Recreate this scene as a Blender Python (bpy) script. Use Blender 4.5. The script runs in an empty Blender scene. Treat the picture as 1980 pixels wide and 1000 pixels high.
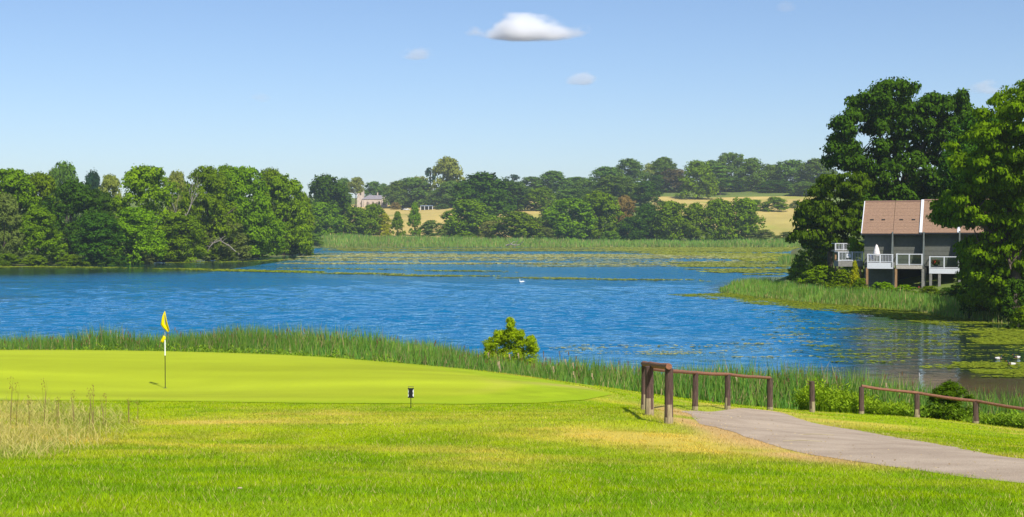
import bpy, math, random
import numpy as np
from mathutils import Vector, Matrix

R = math.radians
rng = np.random.default_rng(7)
random.seed(7)
SC = bpy.context.scene
COL = SC.collection

# ------------------------------------------------------------------ camera, sky, sun, exposure
F = 2750.0                       # focal length in pixels of the 1980 px wide photograph (50 mm)
CAMZ = 8.9                       # eye height above the lake
PITCH = math.atan(60.0 / F)
cam_d = bpy.data.cameras.new('camera'); cam = bpy.data.objects.new('camera', cam_d); COL.objects.link(cam)
cam_d.lens = 50; cam_d.sensor_width = 36; cam_d.clip_start = 0.1; cam_d.clip_end = 12000
cam.location = (0, 0, CAMZ); cam.rotation_euler = (math.pi / 2 - PITCH, 0, 0)
SC.camera = cam

SUN_DIR = Vector((0.29, -0.60, 0.75)).normalized()          # towards the sun: behind the camera, to its right
SUN_EL = math.asin(SUN_DIR.z); SUN_AZ = math.atan2(SUN_DIR.x, SUN_DIR.y)
w = bpy.data.worlds.new('World'); SC.world = w; w.use_nodes = True
nt = w.node_tree; nt.nodes.clear()
sky = nt.nodes.new('ShaderNodeTexSky'); sky.sky_type = 'NISHITA'; sky.sun_disc = False
sky.sun_elevation = SUN_EL; sky.sun_rotation = SUN_AZ
sky.altitude = 1500; sky.air_density = 1.0; sky.dust_density = 2.0; sky.ozone_density = 4.8
bg = nt.nodes.new('ShaderNodeBackground'); bg.inputs['Strength'].default_value = 0.108
wo = nt.nodes.new('ShaderNodeOutputWorld')
wb = nt.nodes.new('ShaderNodeMix'); wb.data_type = 'RGBA'; wb.blend_type = 'MULTIPLY'; wb.inputs[0].default_value = 1.0; wb.inputs[7].default_value = (1.03, 0.985, 0.99, 1)   # white balance
nt.links.new(sky.outputs[0], wb.inputs[6]); nt.links.new(wb.outputs[2], bg.inputs[0]); nt.links.new(bg.outputs[0], wo.inputs[0])

sun_d = bpy.data.lights.new('sun', 'SUN'); sun = bpy.data.objects.new('sun', sun_d); COL.objects.link(sun)
sun_d.energy = 4.7; sun_d.angle = R(0.53); sun_d.color = (1.0, 0.955, 0.88)
sun.rotation_euler = (-SUN_DIR).to_track_quat('-Z', 'Y').to_euler()

vs = SC.view_settings
vs.view_transform = 'Standard'; vs.look = 'None'; vs.exposure = 0.35; vs.gamma = 1.0; vs.use_curve_mapping = False
cy = SC.cycles
cy.max_bounces = 24; cy.diffuse_bounces = 3; cy.glossy_bounces = 2; cy.transmission_bounces = 3
cy.transparent_max_bounces = 6; cy.volume_bounces = 24
cy.use_denoising = True; cy.denoising_prefilter = 'ACCURATE'; cy.denoising_input_passes = 'RGB_ALBEDO_NORMAL'
cy.caustics_reflective = False; cy.caustics_refractive = False

# ------------------------------------------------------------------ helpers
def wx(px, d): return (px - 990.0) / F * d
def wz(row, d): return CAMZ - (row - 440.0) / F * d
def wp(px, row, d): return (wx(px, d), d, wz(row, d))
def water_d(row): return CAMZ * F / (row - 440.0)

def tag(o, label=None, cat=None, group=None, kind=None):
    if label: o['label'] = label
    if cat: o['category'] = cat
    if group: o['group'] = group
    if kind: o['kind'] = kind
    return o

def empty(name, loc, rz=0.0):
    o = bpy.data.objects.new(name, None); COL.objects.link(o)
    o.location = loc; o.rotation_euler = (0, 0, rz); o.empty_display_size = 0.3
    return o

def link(name, me, parent=None, loc=None, mat=None):
    o = bpy.data.objects.new(name, me); COL.objects.link(o)
    if parent is not None: o.parent = parent
    if loc is not None: o.location = loc
    if mat is not None and not me.materials: me.materials.append(mat)
    return o

def np_mesh(name, verts, faces, mat=None, smooth=False, attrs=None, fmat=None):
    """verts (n,3); faces (m,k) with one k."""
    me = bpy.data.meshes.new(name)
    verts = np.ascontiguousarray(verts, dtype=np.float32); faces = np.ascontiguousarray(faces, dtype=np.int32)
    m, k = faces.shape
    me.vertices.add(len(verts)); me.vertices.foreach_set('co', verts.ravel())
    me.loops.add(m * k); me.loops.foreach_set('vertex_index', faces.ravel())
    me.polygons.add(m); me.polygons.foreach_set('loop_start', np.arange(0, m * k, k, dtype=np.int32))
    if smooth: me.polygons.foreach_set('use_smooth', np.ones(m, dtype=bool))
    else: me.polygons.foreach_set('use_smooth', np.zeros(m, dtype=bool))
    me.update(calc_edges=True)
    for nme, arr in (attrs or {}).items():
        arr = np.asarray(arr, dtype=np.float32)
        if arr.ndim == 1:
            a = me.attributes.new(nme, 'FLOAT', 'POINT'); a.data.foreach_set('value', arr)
        else:
            if arr.shape[1] == 3: arr = np.concatenate([arr, np.ones((len(arr), 1), np.float32)], 1)
            a = me.attributes.new(nme, 'FLOAT_COLOR', 'POINT'); a.data.foreach_set('color', np.ascontiguousarray(arr).ravel())
    if mat is not None: me.materials.append(mat)
    return me

class MB:
    """Collects boxes, tubes, ellipsoids and prisms into ONE mesh."""
    def __init__(s): s.v = []; s.f = []; s.m = []; s.sm = []
    def add(s, vs, fs, mi=0, smooth=False):
        b = len(s.v); s.v += [tuple(map(float, p)) for p in vs]
        for f in fs: s.f.append(tuple(b + i for i in f)); s.m.append(mi); s.sm.append(smooth)
    def box(s, c, size, rz=0.0, mi=0, rx=0.0, ry=0.0):
        M = Matrix.Rotation(rz, 3, 'Z') @ Matrix.Rotation(ry, 3, 'Y') @ Matrix.Rotation(rx, 3, 'X')
        hx, hy, hz = size[0] / 2, size[1] / 2, size[2] / 2
        vs = [Vector(c) + M @ Vector((x * hx, y * hy, z * hz)) for z in (-1, 1) for y in (-1, 1) for x in (-1, 1)]
        s.add(vs, [(0, 2, 3, 1), (4, 5, 7, 6), (0, 1, 5, 4), (2, 6, 7, 3), (0, 4, 6, 2), (1, 3, 7, 5)], mi)
    def tube(s, pts, rad, n=8, mi=0, cap=True, smooth=True, sq=1.0):
        pts = [Vector(p) for p in pts]
        if not hasattr(rad, '__len__'): rad = [rad] * len(pts)
        vs = []; up0 = None
        for i, p in enumerate(pts):
            t = (pts[min(i + 1, len(pts) - 1)] - pts[max(i - 1, 0)]).normalized()
            a = Vector((0, 0, 1)) if abs(t.z) < 0.9 else Vector((1, 0, 0))
            if up0 is not None: a = up0
            u = t.cross(a)
            if u.length < 1e-5: u = t.orthogonal()
            u.normalize(); v = u.cross(t).normalized(); up0 = v
            for k in range(n):
                an = 2 * math.pi * k / n
                vs.append(p + (u * math.cos(an) + v * math.sin(an) * sq) * rad[i])
        fs = [(i * n + k, i * n + (k + 1) % n, (i + 1) * n + (k + 1) % n, (i + 1) * n + k) for i in range(len(pts) - 1) for k in range(n)]
        s.add(vs, fs, mi, smooth)
        if cap:
            s.add(vs[:n], [tuple(range(n))[::-1]], mi); s.add(vs[-n:], [tuple(range(n))], mi)
    def ell(s, c, r, nu=12, nv=8, mi=0, rz=0.0, ry=0.0):
        M = Matrix.Rotation(rz, 3, 'Z') @ Matrix.Rotation(ry, 3, 'Y'); vs = []
        for j in range(nv + 1):
            th = math.pi * j / nv
            for i in range(nu):
                ph = 2 * math.pi * i / nu
                vs.append(Vector(c) + M @ Vector((r[0] * math.sin(th) * math.cos(ph), r[1] * math.sin(th) * math.sin(ph), r[2] * math.cos(th))))
        fs = [(j * nu + i, (j + 1) * nu + i, (j + 1) * nu + (i + 1) % nu, j * nu + (i + 1) % nu) for j in range(nv) for i in range(nu)]
        s.add(vs, fs, mi, True)
    def prism(s, poly, y0, y1, mi=0):
        """polygon in (x,z) pulled along y"""
        n = len(poly)
        vs = [(x, y0, z) for x, z in poly] + [(x, y1, z) for x, z in poly]
        s.add(vs, [tuple(range(n)), tuple(range(2 * n - 1, n - 1, -1))] + [(i, i + n, (i + 1) % n + n, (i + 1) % n) for i in range(n)], mi)
    def mesh(s, name, *mats):
        me = bpy.data.meshes.new(name); me.from_pydata(s.v, [], s.f); me.update()
        for m in mats: me.materials.append(m)
        me.polygons.foreach_set('material_index', s.m); me.polygons.foreach_set('use_smooth', s.sm)
        return me
    def build(s, name, mats, parent=None, loc=None, bevel=0.0):
        if not isinstance(mats, (list, tuple)): mats = [mats]
        o = link(name, s.mesh(name, *mats), parent, loc)
        if bevel > 0:
            b = o.modifiers.new('b', 'BEVEL'); b.width = bevel; b.segments = 2; b.limit_method = 'ANGLE'
        return o

def vnoise(x, y, scale, seed=0):
    """smooth value noise in 0..1 at world positions"""
    r = np.random.default_rng(seed); T = r.random((256, 256))
    x = np.asarray(x) / scale + 71.3; y = np.asarray(y) / scale + 37.7
    xi = np.floor(x).astype(int); yi = np.floor(y).astype(int); fx = x - xi; fy = y - yi
    fx = fx * fx * (3 - 2 * fx); fy = fy * fy * (3 - 2 * fy)
    g = lambda a, b: T[a % 256, b % 256]
    return (g(xi, yi) * (1 - fx) + g(xi + 1, yi) * fx) * (1 - fy) + (g(xi, yi + 1) * (1 - fx) + g(xi + 1, yi + 1) * fx) * fy
def fnoise(x, y, scale, seed=0, oct=3):
    s = 0; a = 1; t = 0
    for o in range(oct):
        s = s + a * vnoise(x, y, scale / 2 ** o, seed + o); t += a; a *= 0.5
    return s / t
def sstep(a, b, x):
    t = np.clip((np.asarray(x, dtype=float) - a) / (b - a), 0, 1); return t * t * (3 - 2 * t)

# ------------------------------------------------------------------ materials
def new_mat(name):
    m = bpy.data.materials.new(name); m.use_nodes = True; m.node_tree.nodes.clear()
    return m, m.node_tree.nodes, m.node_tree.links
def N(nodes, t, **kw):
    n = nodes.new(t)
    for k, v in kw.items():
        if k in n.inputs: n.inputs[k].default_value = v
        else: setattr(n, k, v)
    return n
def rgba(c): return (c[0], c[1], c[2], 1.0)

def simple_mat(name, col, rough=0.7, var=0.12, scale=6.0, bump=0.0, metal=0.0, spec=0.3, stretch=(1, 1, 1)):
    m, n, l = new_mat(name)
    out = N(n, 'ShaderNodeOutputMaterial'); p = N(n, 'ShaderNodeBsdfPrincipled', Roughness=rough, Metallic=metal)
    p.inputs['Specular IOR Level'].default_value = spec
    tc = N(n, 'ShaderNodeTexCoord'); mp = N(n, 'ShaderNodeMapping'); mp.inputs['Scale'].default_value = stretch
    no = N(n, 'ShaderNodeTexNoise', Scale=scale, Detail=5.0)
    l.new(tc.outputs['Object'], mp.inputs[0]); l.new(mp.outputs[0], no.inputs['Vector'])
    mr = N(n, 'ShaderNodeMapRange'); mr.inputs[1].default_value = 0.3; mr.inputs[2].default_value = 0.7
    mr.inputs[3].default_value = 1 - var; mr.inputs[4].default_value = 1 + var
    l.new(no.outputs[0], mr.inputs[0])
    mx = N(n, 'ShaderNodeMix', data_type='RGBA', blend_type='MULTIPLY'); mx.inputs[0].default_value = 1
    mx.inputs[6].default_value = rgba(col); l.new(mr.outputs[0], mx.inputs[7])
    l.new(mx.outputs[2], p.inputs['Base Color'])
    if bump:
        b = N(n, 'ShaderNodeBump', Strength=bump, Distance=0.02); l.new(no.outputs[0], b.inputs['Height']); l.new(b.outputs[0], p.inputs['Normal'])
    l.new(p.outputs[0], out.inputs[0]); return m

def leaf_mat(name, col, trans=0.3, gloss=0.0, tcol=None, hue=0.012, val=0.25, attr=None):
    """matt leaf: diffuse + translucent; 'tint' attribute varies single leaves, the object's random number varies whole plants"""
    m, n, l = new_mat(name)
    out = N(n, 'ShaderNodeOutputMaterial')
    if attr:
        base = N(n, 'ShaderNodeAttribute', attribute_name=attr).outputs['Color']
    else:
        rgb = N(n, 'ShaderNodeRGB'); rgb.outputs[0].default_value = rgba(col)
        at = N(n, 'ShaderNodeAttribute', attribute_name='tint'); oi = N(n, 'ShaderNodeObjectInfo')
        hs = N(n, 'ShaderNodeHueSaturation')
        a = N(n, 'ShaderNodeMath', operation='MULTIPLY_ADD'); a.inputs[1].default_value = hue * 2; a.inputs[2].default_value = 0.5 - hue
        l.new(oi.outputs['Random'], a.inputs[0])
        a2 = N(n, 'ShaderNodeMath', operation='MULTIPLY_ADD'); a2.inputs[1].default_value = -0.02; l.new(at.outputs['Fac'], a2.inputs[0])
        a3 = N(n, 'ShaderNodeMath', operation='ADD'); a3.inputs[1].default_value = 0.02
        l.new(a.outputs[0], a2.inputs[2]); l.new(a2.outputs[0], a3.inputs[0]); l.new(a3.outputs[0], hs.inputs['Hue'])
        b = N(n, 'ShaderNodeMath', operation='MULTIPLY_ADD'); b.inputs[1].default_value = val; b.inputs[2].default_value = 1 - val / 2
        l.new(oi.outputs['Random'], b.inputs[0])
        c = N(n, 'ShaderNodeMath', operation='MULTIPLY'); l.new(b.outputs[0], c.inputs[0]); l.new(at.outputs['Fac'], c.inputs[1])
        l.new(c.outputs[0], hs.inputs['Value']); l.new(rgb.outputs[0], hs.inputs['Color']); base = hs.outputs[0]
    d = N(n, 'ShaderNodeBsdfDiffuse'); t = N(n, 'ShaderNodeBsdfTranslucent'); g = N(n, 'ShaderNodeBsdfGlossy', Roughness=0.45)
    l.new(base, d.inputs[0])
    tm = N(n, 'ShaderNodeMix', data_type='RGBA', blend_type='MULTIPLY'); tm.inputs[0].default_value = 1
    l.new(base, tm.inputs[6]); tm.inputs[7].default_value = rgba(tcol or (1.25, 1.15, 0.5)); l.new(tm.outputs[2], t.inputs[0])
    m1 = N(n, 'ShaderNodeMixShader', Fac=trans); l.new(d.outputs[0], m1.inputs[1]); l.new(t.outputs[0], m1.inputs[2])
    m2 = N(n, 'ShaderNodeMixShader', Fac=gloss); l.new(m1.outputs[0], m2.inputs[1]); l.new(g.outputs[0], m2.inputs[2])
    l.new(m2.outputs[0], out.inputs[0]); return m

LEAF = {
    'g': leaf_mat('leaf_green', (0.140, 0.235, 0.003)),
    'b': leaf_mat('leaf_bright', (0.165, 0.275, 0.003)),
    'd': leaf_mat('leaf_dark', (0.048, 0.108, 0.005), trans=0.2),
    'f': leaf_mat('leaf_far', (0.098, 0.172, 0.016), trans=0.22),
    'p': leaf_mat('leaf_pale', (0.24, 0.28, 0.045)),
    'k': leaf_mat('leaf_conifer', (0.022, 0.058, 0.026), trans=0.1),
    'y': leaf_mat('leaf_yellow', (0.34, 0.36, 0.006)),
    'r': leaf_mat('leaf_brown', (0.26, 0.19, 0.05)),
    'w': leaf_mat('leaf_willow', (0.34, 0.48, 0.010), trans=0.45),
    'o': leaf_mat('leaf_olive', (0.15, 0.20, 0.035)),
}
M_GRASS = leaf_mat('grass_blade', None, trans=0.35, gloss=0.0, attr='col', tcol=(1.15, 1.1, 0.5))
M_BARK = simple_mat('bark', (0.10, 0.075, 0.055), 0.9, 0.35, 3.0, 0.6, stretch=(6, 6, 1))
M_DEADWOOD = simple_mat('dead_wood', (0.26, 0.23, 0.19), 0.9, 0.2, 3.0)

def ground_mat(name, bumpd=0.02, fine=40.0, amp=0.25):
    m, n, l = new_mat(name)
    out = N(n, 'ShaderNodeOutputMaterial'); p = N(n, 'ShaderNodeBsdfPrincipled', Roughness=0.95)
    p.inputs['Specular IOR Level'].default_value = 0.1
    at = N(n, 'ShaderNodeAttribute', attribute_name='col'); ge = N(n, 'ShaderNodeNewGeometry')
    no = N(n, 'ShaderNodeTexNoise', Scale=fine, Detail=6.0, Roughness=0.7); l.new(ge.outputs['Position'], no.inputs['Vector'])
    mr = N(n, 'ShaderNodeMapRange'); mr.inputs[1].default_value = 0.25; mr.inputs[2].default_value = 0.75
    mr.inputs[3].default_value = 1 - amp; mr.inputs[4].default_value = 1 + amp; l.new(no.outputs[0], mr.inputs[0])
    mx = N(n, 'ShaderNodeMix', data_type='RGBA', blend_type='MULTIPLY'); mx.inputs[0].default_value = 1
    l.new(at.outputs['Color'], mx.inputs[6]); l.new(mr.outputs[0], mx.inputs[7]); l.new(mx.outputs[2], p.inputs['Base Color'])
    if bumpd:
        b = N(n, 'ShaderNodeBump', Strength=0.6, Distance=bumpd); l.new(no.outputs[0], b.inputs['Height']); l.new(b.outputs[0], p.inputs['Normal'])
    l.new(p.outputs[0], out.inputs[0]); return m
M_GROUND = ground_mat('meadow_ground')
M_GREEN = ground_mat('mown_turf', 0.004, 30.0, 0.10)
M_FIELD = ground_mat('dry_hay', 0.1, 1.2, 0.22)

# ------------------------------------------------------------------ terrain
def tps(pts):
    P = np.array([(a, b) for a, b, c in pts], float); Z = np.array([c for a, b, c in pts], float); n = len(P)
    S = np.abs(P).max(); Q = P / S
    U = lambda r2: np.where(r2 > 1e-14, 0.5 * r2 * np.log(np.maximum(r2, 1e-14)), 0.0)
    K = U(((Q[:, None] - Q[None]) ** 2).sum(-1)) + np.eye(n) * 1e-5
    A = np.zeros((n + 3, n + 3)); A[:n, :n] = K; A[:n, n] = 1; A[:n, n + 1:] = Q; A[n, :n] = 1; A[n + 1:, :n] = Q.T
    s = np.linalg.solve(A, np.concatenate([Z, np.zeros(3)]))
    def f(x, y):
        q = np.stack([np.ravel(x), np.ravel(y)], 1) / S; out = np.empty(len(q))
        for i in range(0, len(q), 20000):
            c = q[i:i + 20000]; out[i:i + 20000] = U(((c[:, None] - Q[None]) ** 2).sum(-1)) @ s[:n] + s[n] + c @ s[n + 1:]
        return out.reshape(np.shape(x))
    return f

PATH_L = [(1310, 797, 35), (1350, 820, 28), (1440, 845, 24), (1560, 880, 20.5), (1800, 915, 17), (1980, 938, 15)]
PATH_R = [(1510, 797, 42), (1560, 815, 38), (1650, 832, 32), (1800, 857, 26), (1980, 892, 19)]
POSTS = dict(A=(1293, 820, 26.0), B=(1256, 803, 28.3), C=(1246, 793, 30.5), D=(1345, 795, 39.0), E=(1408, 793, 41.0), F=(1490, 795, 45.0),
             G=(1572, 798, 46.7), H=(1667, 802, 50.0), I=(1775, 808, 50.0), J=(1889, 820, 49.0), K=(2012, 836, 47.0))
GREEN_BACK = [(-300, 680, 56), (-100, 679, 55.5), (300, 680, 55), (600, 690, 53), (900, 715, 48), (1050, 735, 44), (1130, 750, 41), (1180, 761, 38.6)]
GREEN_FRONT = [(-300, 774, 33), (-100, 774, 33), (300, 777, 33), (600, 781, 33), (900, 783, 33), (1040, 781, 33.7), (1130, 775, 35.3), (1184, 764, 38)]
near_pts = [wp(*p) for p in PATH_L + PATH_R + GREEN_BACK[1:] + GREEN_FRONT[1:-1]] + [wp(*v) for k, v in POSTS.items()]
near_pts += [wp(318, 752, 39), wp(990, 850, 22), wp(500, 850, 22), wp(0, 860, 20), wp(990, 1000, 9.5), wp(0, 1000, 9.5), wp(1980, 1000, 9.5),
             wp(1500, 940, 14), wp(300, 800, 29), wp(1100, 800, 29), (0, 0, 7.15), (-12, 0, 7.4), (12, 0, 7.0), (0, -30, 8.0), (-40, 0, 7.4), (40, 0, 5.5), (-40, 40, 4.6),
             (-50, 75, 1.2), (-30, 78, 0.9), (-13, 80, 0.9), (-3, 75, 0.9), (3, 67, 0.9), (6.5, 62, 0.9), (12.5, 58.5, 0.9), (17, 57.5, 0.9), (20.5, 56, 0.8), (40, 48, 0.8), (70, 50, 1.5)]
far_pts = [wp(720, 402, 1050), wp(650, 455, 690), wp(830, 406, 1000), wp(870, 430, 800), wp(1000, 410, 850), wp(1400, 383, 1000), wp(1300, 390, 950), wp(1500, 440, 740),
           wp(1530, 402, 880), wp(990, 464, 670), wp(1400, 468, 670), (wx(600, 1100), 1100, 30), (wx(1100, 1080), 1080, 36), (wx(1400, 1130), 1130, 42), (wx(1550, 1130), 1130, 42),
           (wx(990, 1200), 1200, 35), (wx(300, 1000), 1000, 24), (wx(0, 1000), 1000, 24), (wx(20, 345), 345, 1.3), (wx(280, 365), 365, 1.3), (wx(480, 410), 410, 1.3),
           (wx(590, 470), 470, 1.0), (wx(350, 600), 600, 3), (wx(0, 600), 600, 4), (wx(1700, 174), 174, 2.0), (wx(1740, 172), 172, 1.9), (wx(1640, 180), 180, 2.2), (wx(1850, 166), 166, 1.8), (wx(1700, 202), 202, 6), (wx(1950, 140), 140, 1.6), (wx(1950, 180), 180, 6),
           (wx(1590, 192), 192, 2.4), (wx(1950, 300), 300, 9), (wx(1600, 500), 500, 4), (100, 180, 9), (-900, 1700, 34), (900, 1700, 38), (0, 1700, 36), (-900, 600, 16), (900, 600, 18), (-900, 0, 9), (900, 0, 9), (150, 60, 5), (-200, 60, 4)]
f_near, f_far = tps(near_pts), tps(far_pts)

SHORE = [(-400, 120), (-120, 100), (-60, 92), (-32.4, 87), (-13, 90), (-2.8, 83), (3.1, 74), (6.5, 69), (12.8, 66), (17.3, 64), (20.5, 60), (30, 56), (60, 55), (72, 64), (74, 88), (58, 112),
         (46.5, 128), (42.5, 156), (32.5, 193), (36, 215), (48, 245), (67, 340), (82, 420), (110, 560), (131, 640), (60, 642), (0, 640), (-60, 646), (-84, 642), (-95, 560), (-86, 500),
         (-67, 489), (-72, 410), (-90, 362), (-117, 328), (-200, 300), (-400, 280)]
SH = np.array(SHORE, float)
def shore_sd(x, y):
    """signed distance to the shore: positive on land"""
    x = np.asarray(x, float); y = np.asarray(y, float); best = np.full(x.shape, 1e18); inside = np.zeros(x.shape, bool)
    for i in range(len(SH)):
        ax, ay = SH[i]; bx, by = SH[(i + 1) % len(SH)]; dx, dy = bx - ax, by - ay
        t = np.clip(((x - ax) * dx + (y - ay) * dy) / (dx * dx + dy * dy), 0, 1)
        best = np.minimum(best, (x - ax - t * dx) ** 2 + (y - ay - t * dy) ** 2)
        c = ((ay > y) != (by > y))
        with np.errstate(divide='ignore', invalid='ignore'):
            inside ^= c & (x < (bx - ax) * (y - ay) / (by - ay if by != ay else 1e-9) + ax)
    return np.where(inside, -1, 1) * np.sqrt(best)
def ground_z(x, y):
    x = np.asarray(x, float); y = np.asarray(y, float)
    sd = shore_sd(x, y) + (fnoise(x, y, 6, 21, 2) - 0.5) * 1.5
    t = sstep(100, 125, y); zl = f_near(x, y) * (1 - t) + f_far(x, y) * t
    zl = np.maximum(zl, 0.25)
    rr = np.where(y < 110, 9.0, 14.0)
    up = 0.08 + (zl - 0.08) * sstep(0, 1, sd / rr)
    dn = -np.minimum(1.6, 0.18 * -sd)
    z = np.where(sd > 0, up, dn)
    far = sstep(120, 400, y)
    return z + far * sstep(20, 60, sd) * (fnoise(x, y, 60, 31, 2) - 0.5) * 1.5
def gz(x, y): return float(ground_z(np.array([x]), np.array([y]))[0])

def path_poly():
    L = [wp(*p)[:2] for p in PATH_L]; Rr = [wp(*p)[:2] for p in PATH_R]
    return np.array(L + [(9.5, 7.0), (14.0, 9.0)] + Rr[::-1] + [(6.6, 42.4), (5.4, 40.5)])
def in_poly(poly, x, y):
    x = np.asarray(x); y = np.asarray(y); ins = np.zeros(x.shape, bool); n = len(poly)
    for i in range(n):
        ax, ay = poly[i]; bx, by = poly[(i + 1) % n]
        c = ((ay > y) != (by > y)); ins ^= c & (x < (bx - ax) * (y - ay) / (by - ay if by != ay else 1e-9) + ax)
    return ins
def poly_sd(poly, x, y):
    best = np.full(np.shape(x), 1e18)
    for i in range(len(poly)):
        ax, ay = poly[i]; bx, by = poly[(i + 1) % len(poly)]; dx, dy = bx - ax, by - ay
        t = np.clip(((x - ax) * dx + (y - ay) * dy) / (dx * dx + dy * dy + 1e-12), 0, 1)
        best = np.minimum(best, (x - ax - t * dx) ** 2 + (y - ay - t * dy) ** 2)
    return np.where(in_poly(poly, x, y), -1, 1) * np.sqrt(best)
PP = path_poly()
gb = np.array([wp(*p)[:2] for p in GREEN_BACK]); gf = np.array([wp(*p)[:2] for p in GREEN_FRONT])
GP = np.concatenate([gf, gb[::-1]])

C_LUSH = np.array([0.205, 0.360, 0.006]); C_MID = np.array([0.34, 0.43, 0.004]); C_DRY = np.array([0.62, 0.48, 0.08]); C_STRAW = np.array([0.62, 0.47, 0.20])
C_SOIL = np.array([0.60, 0.39, 0.15])
def spot(x, y, px, row, d, rx, ry):
    cx, cy_, _ = wp(px, row, d); return np.exp(-((x - cx) / rx) ** 2 - ((y - cy_) / ry) ** 2)
def grass_col(x, y):
    """colour of the turf itself: lush, mid and dried-out patches"""
    n1 = fnoise(x, y, 3.2, 3, 3); n2 = fnoise(x, y, 0.7, 9, 2); n3 = fnoise(x * 0.6, y, 1.6, 15, 3)
    dry = 0.85 * sstep(0.50, 0.72, n1 * 0.55 + n3 * 0.45) * sstep(11, 22, y)
    mid = sstep(0.35, 0.65, n2) * 0.55 + sstep(14, 24, y) * 0.45
    dry = dry + 0.95 * spot(x, y, 1250, 845, 22.6, 1.1, 1.7) + 1.1 * spot(x, y, 1400, 868, 20.8, 1.2, 1.5) + 0.7 * spot(x, y, 1100, 840, 23.2, 1.6, 1.6) + 0.55 * spot(x, y, 500, 815, 27, 1.6, 1.6) + 0.5 * spot(x, y, 430, 845, 22.5, 1.0, 0.9) \
        + 0.4 * spot(x, y, 850, 815, 27, 3.0, 2.0) + 0.6 * spot(x, y, 60, 840, 22, 1.8, 3.0) + 0.3 * spot(x, y, 1100, 800, 29, 2.0, 1.5)
    n4 = fnoise(x, y, 0.20, 18, 2); dry = dry * (0.45 + 0.7 * n2) * (0.35 + 1.3 * n4)
    pd = poly_sd(PP, x, y)
    left = (x < np.interp(y, [15, 20.5, 24, 28, 35], [5.4, 4.2, 3.9, 3.67, 4.07]) + 0.3)
    soil = np.where(left, 1, 0.25) * sstep(1.25, 0.2, pd) * sstep(0.25, 0.6, n3 + 0.25 * n2) * sstep(16, 20, y)
    c = C_LUSH[None] * (1 - np.clip(mid, 0, 1)[:, None]) + C_MID[None] * np.clip(mid, 0, 1)[:, None]
    dry = np.clip(dry, 0, 1)[:, None]; c = c * (1 - dry) + C_DRY[None] * dry
    soil = np.clip(soil, 0, 1)[:, None]; c = c * (1 - soil) + C_SOIL[None] * soil
    return c * (0.9 + 0.25 * n2)[:, None]

def axis(segs):
    out = [segs[0][0]]
    for a, b, s0, s1 in segs:
        x = a
        while x < b - 1e-6:
            t = (x - a) / (b - a); x = min(b, x + s0 + (s1 - s0) * t); out.append(x)
    return np.unique(np.round(out, 4))
pos = axis([(0, 14, .5, .5), (14, 60, .6, 4), (60, 300, 4, 5), (300, 900, 6, 40)])
XS = np.concatenate([-pos[::-1][:-1], pos]); YS = axis([(-40, 5, 5, 2), (5, 60, .5, .5), (60, 130, .7, 3), (130, 700, 3, 6), (700, 1700, 7, 18)])
GX, GY = np.meshgrid(XS, YS); gx, gy = GX.ravel(), GY.ravel()
gzv = ground_z(gx, gy); gsd = shore_sd(gx, gy)
def grid_faces(nx, ny):
    i = np.arange(nx * ny).reshape(ny, nx)
    return np.stack([i[:-1, :-1], i[:-1, 1:], i[1:, 1:], i[1:, :-1]], -1).reshape(-1, 4)
gcol = grass_col(gx, gy)
farc = np.array([0.12, 0.16, 0.035])[None] * (0.8 + 0.5 * fnoise(gx, gy, 25, 40, 3))[:, None]
t = sstep(45, 90, gy)[:, None]; gcol = gcol * 0.85 * (1 - t) + farc * t
mud = sstep(3, 0, gsd)[:, None]; gcol = gcol * (1 - mud) + np.array([0.10, 0.085, 0.05])[None] * mud
gv = np.stack([gx, gy, gzv], 1); gfaces = grid_faces(len(XS), len(YS))
ground = link('ground', np_mesh('ground', gv, gfaces, M_GROUND, True, {'col': gcol}))
tag(ground, 'rough mown grass slope and far hillside round the lake', None, None, 'structure')

# hay fields on the far hill: sheets just above the ground
def field(label, corners):
    poly = np.array([(wx(p, d), d) for p, d in corners])
    fc = gv[gfaces].mean(1); sel = in_poly(poly, fc[:, 0], fc[:, 1]) & (shore_sd(fc[:, 0], fc[:, 1]) > 8)
    fs = gfaces[sel]; idx, inv = np.unique(fs.ravel(), return_inverse=True)
    v = gv[idx] + np.array([0, 0, 0.06]); x, y = v[:, 0], v[:, 1]
    n = fnoise(x, y, 30, 50, 3)[:, None]; n2 = fnoise(x, y * 0.5, 9, 55, 2)[:, None]
    g = np.clip(sstep(0.55, 0.8, n) + sstep(880, 720, y)[:, None] * 0.45 * (x[:, None] > 60), 0, 1)
    c = (np.array([0.46, 0.35, 0.11])[None] * (1 - g) + np.array([0.30, 0.29, 0.06])[None] * g) * (0.8 + 0.4 * n2)
    tag(link('hay_field', np_mesh('hay_field', v, inv.reshape(-1, 4), M_FIELD, True, {'col': c})), label, None, None, 'structure')
field('straw coloured field on the hill below the church', [(600, 680), (1075, 680), (1060, 1060), (640, 1075)])
field('straw coloured field on the hill above the reeds beside the big oak', [(1440, 690), (1600, 690), (1600, 880), (1590, 1010), (1255, 1010), (1265, 860)])

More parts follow.
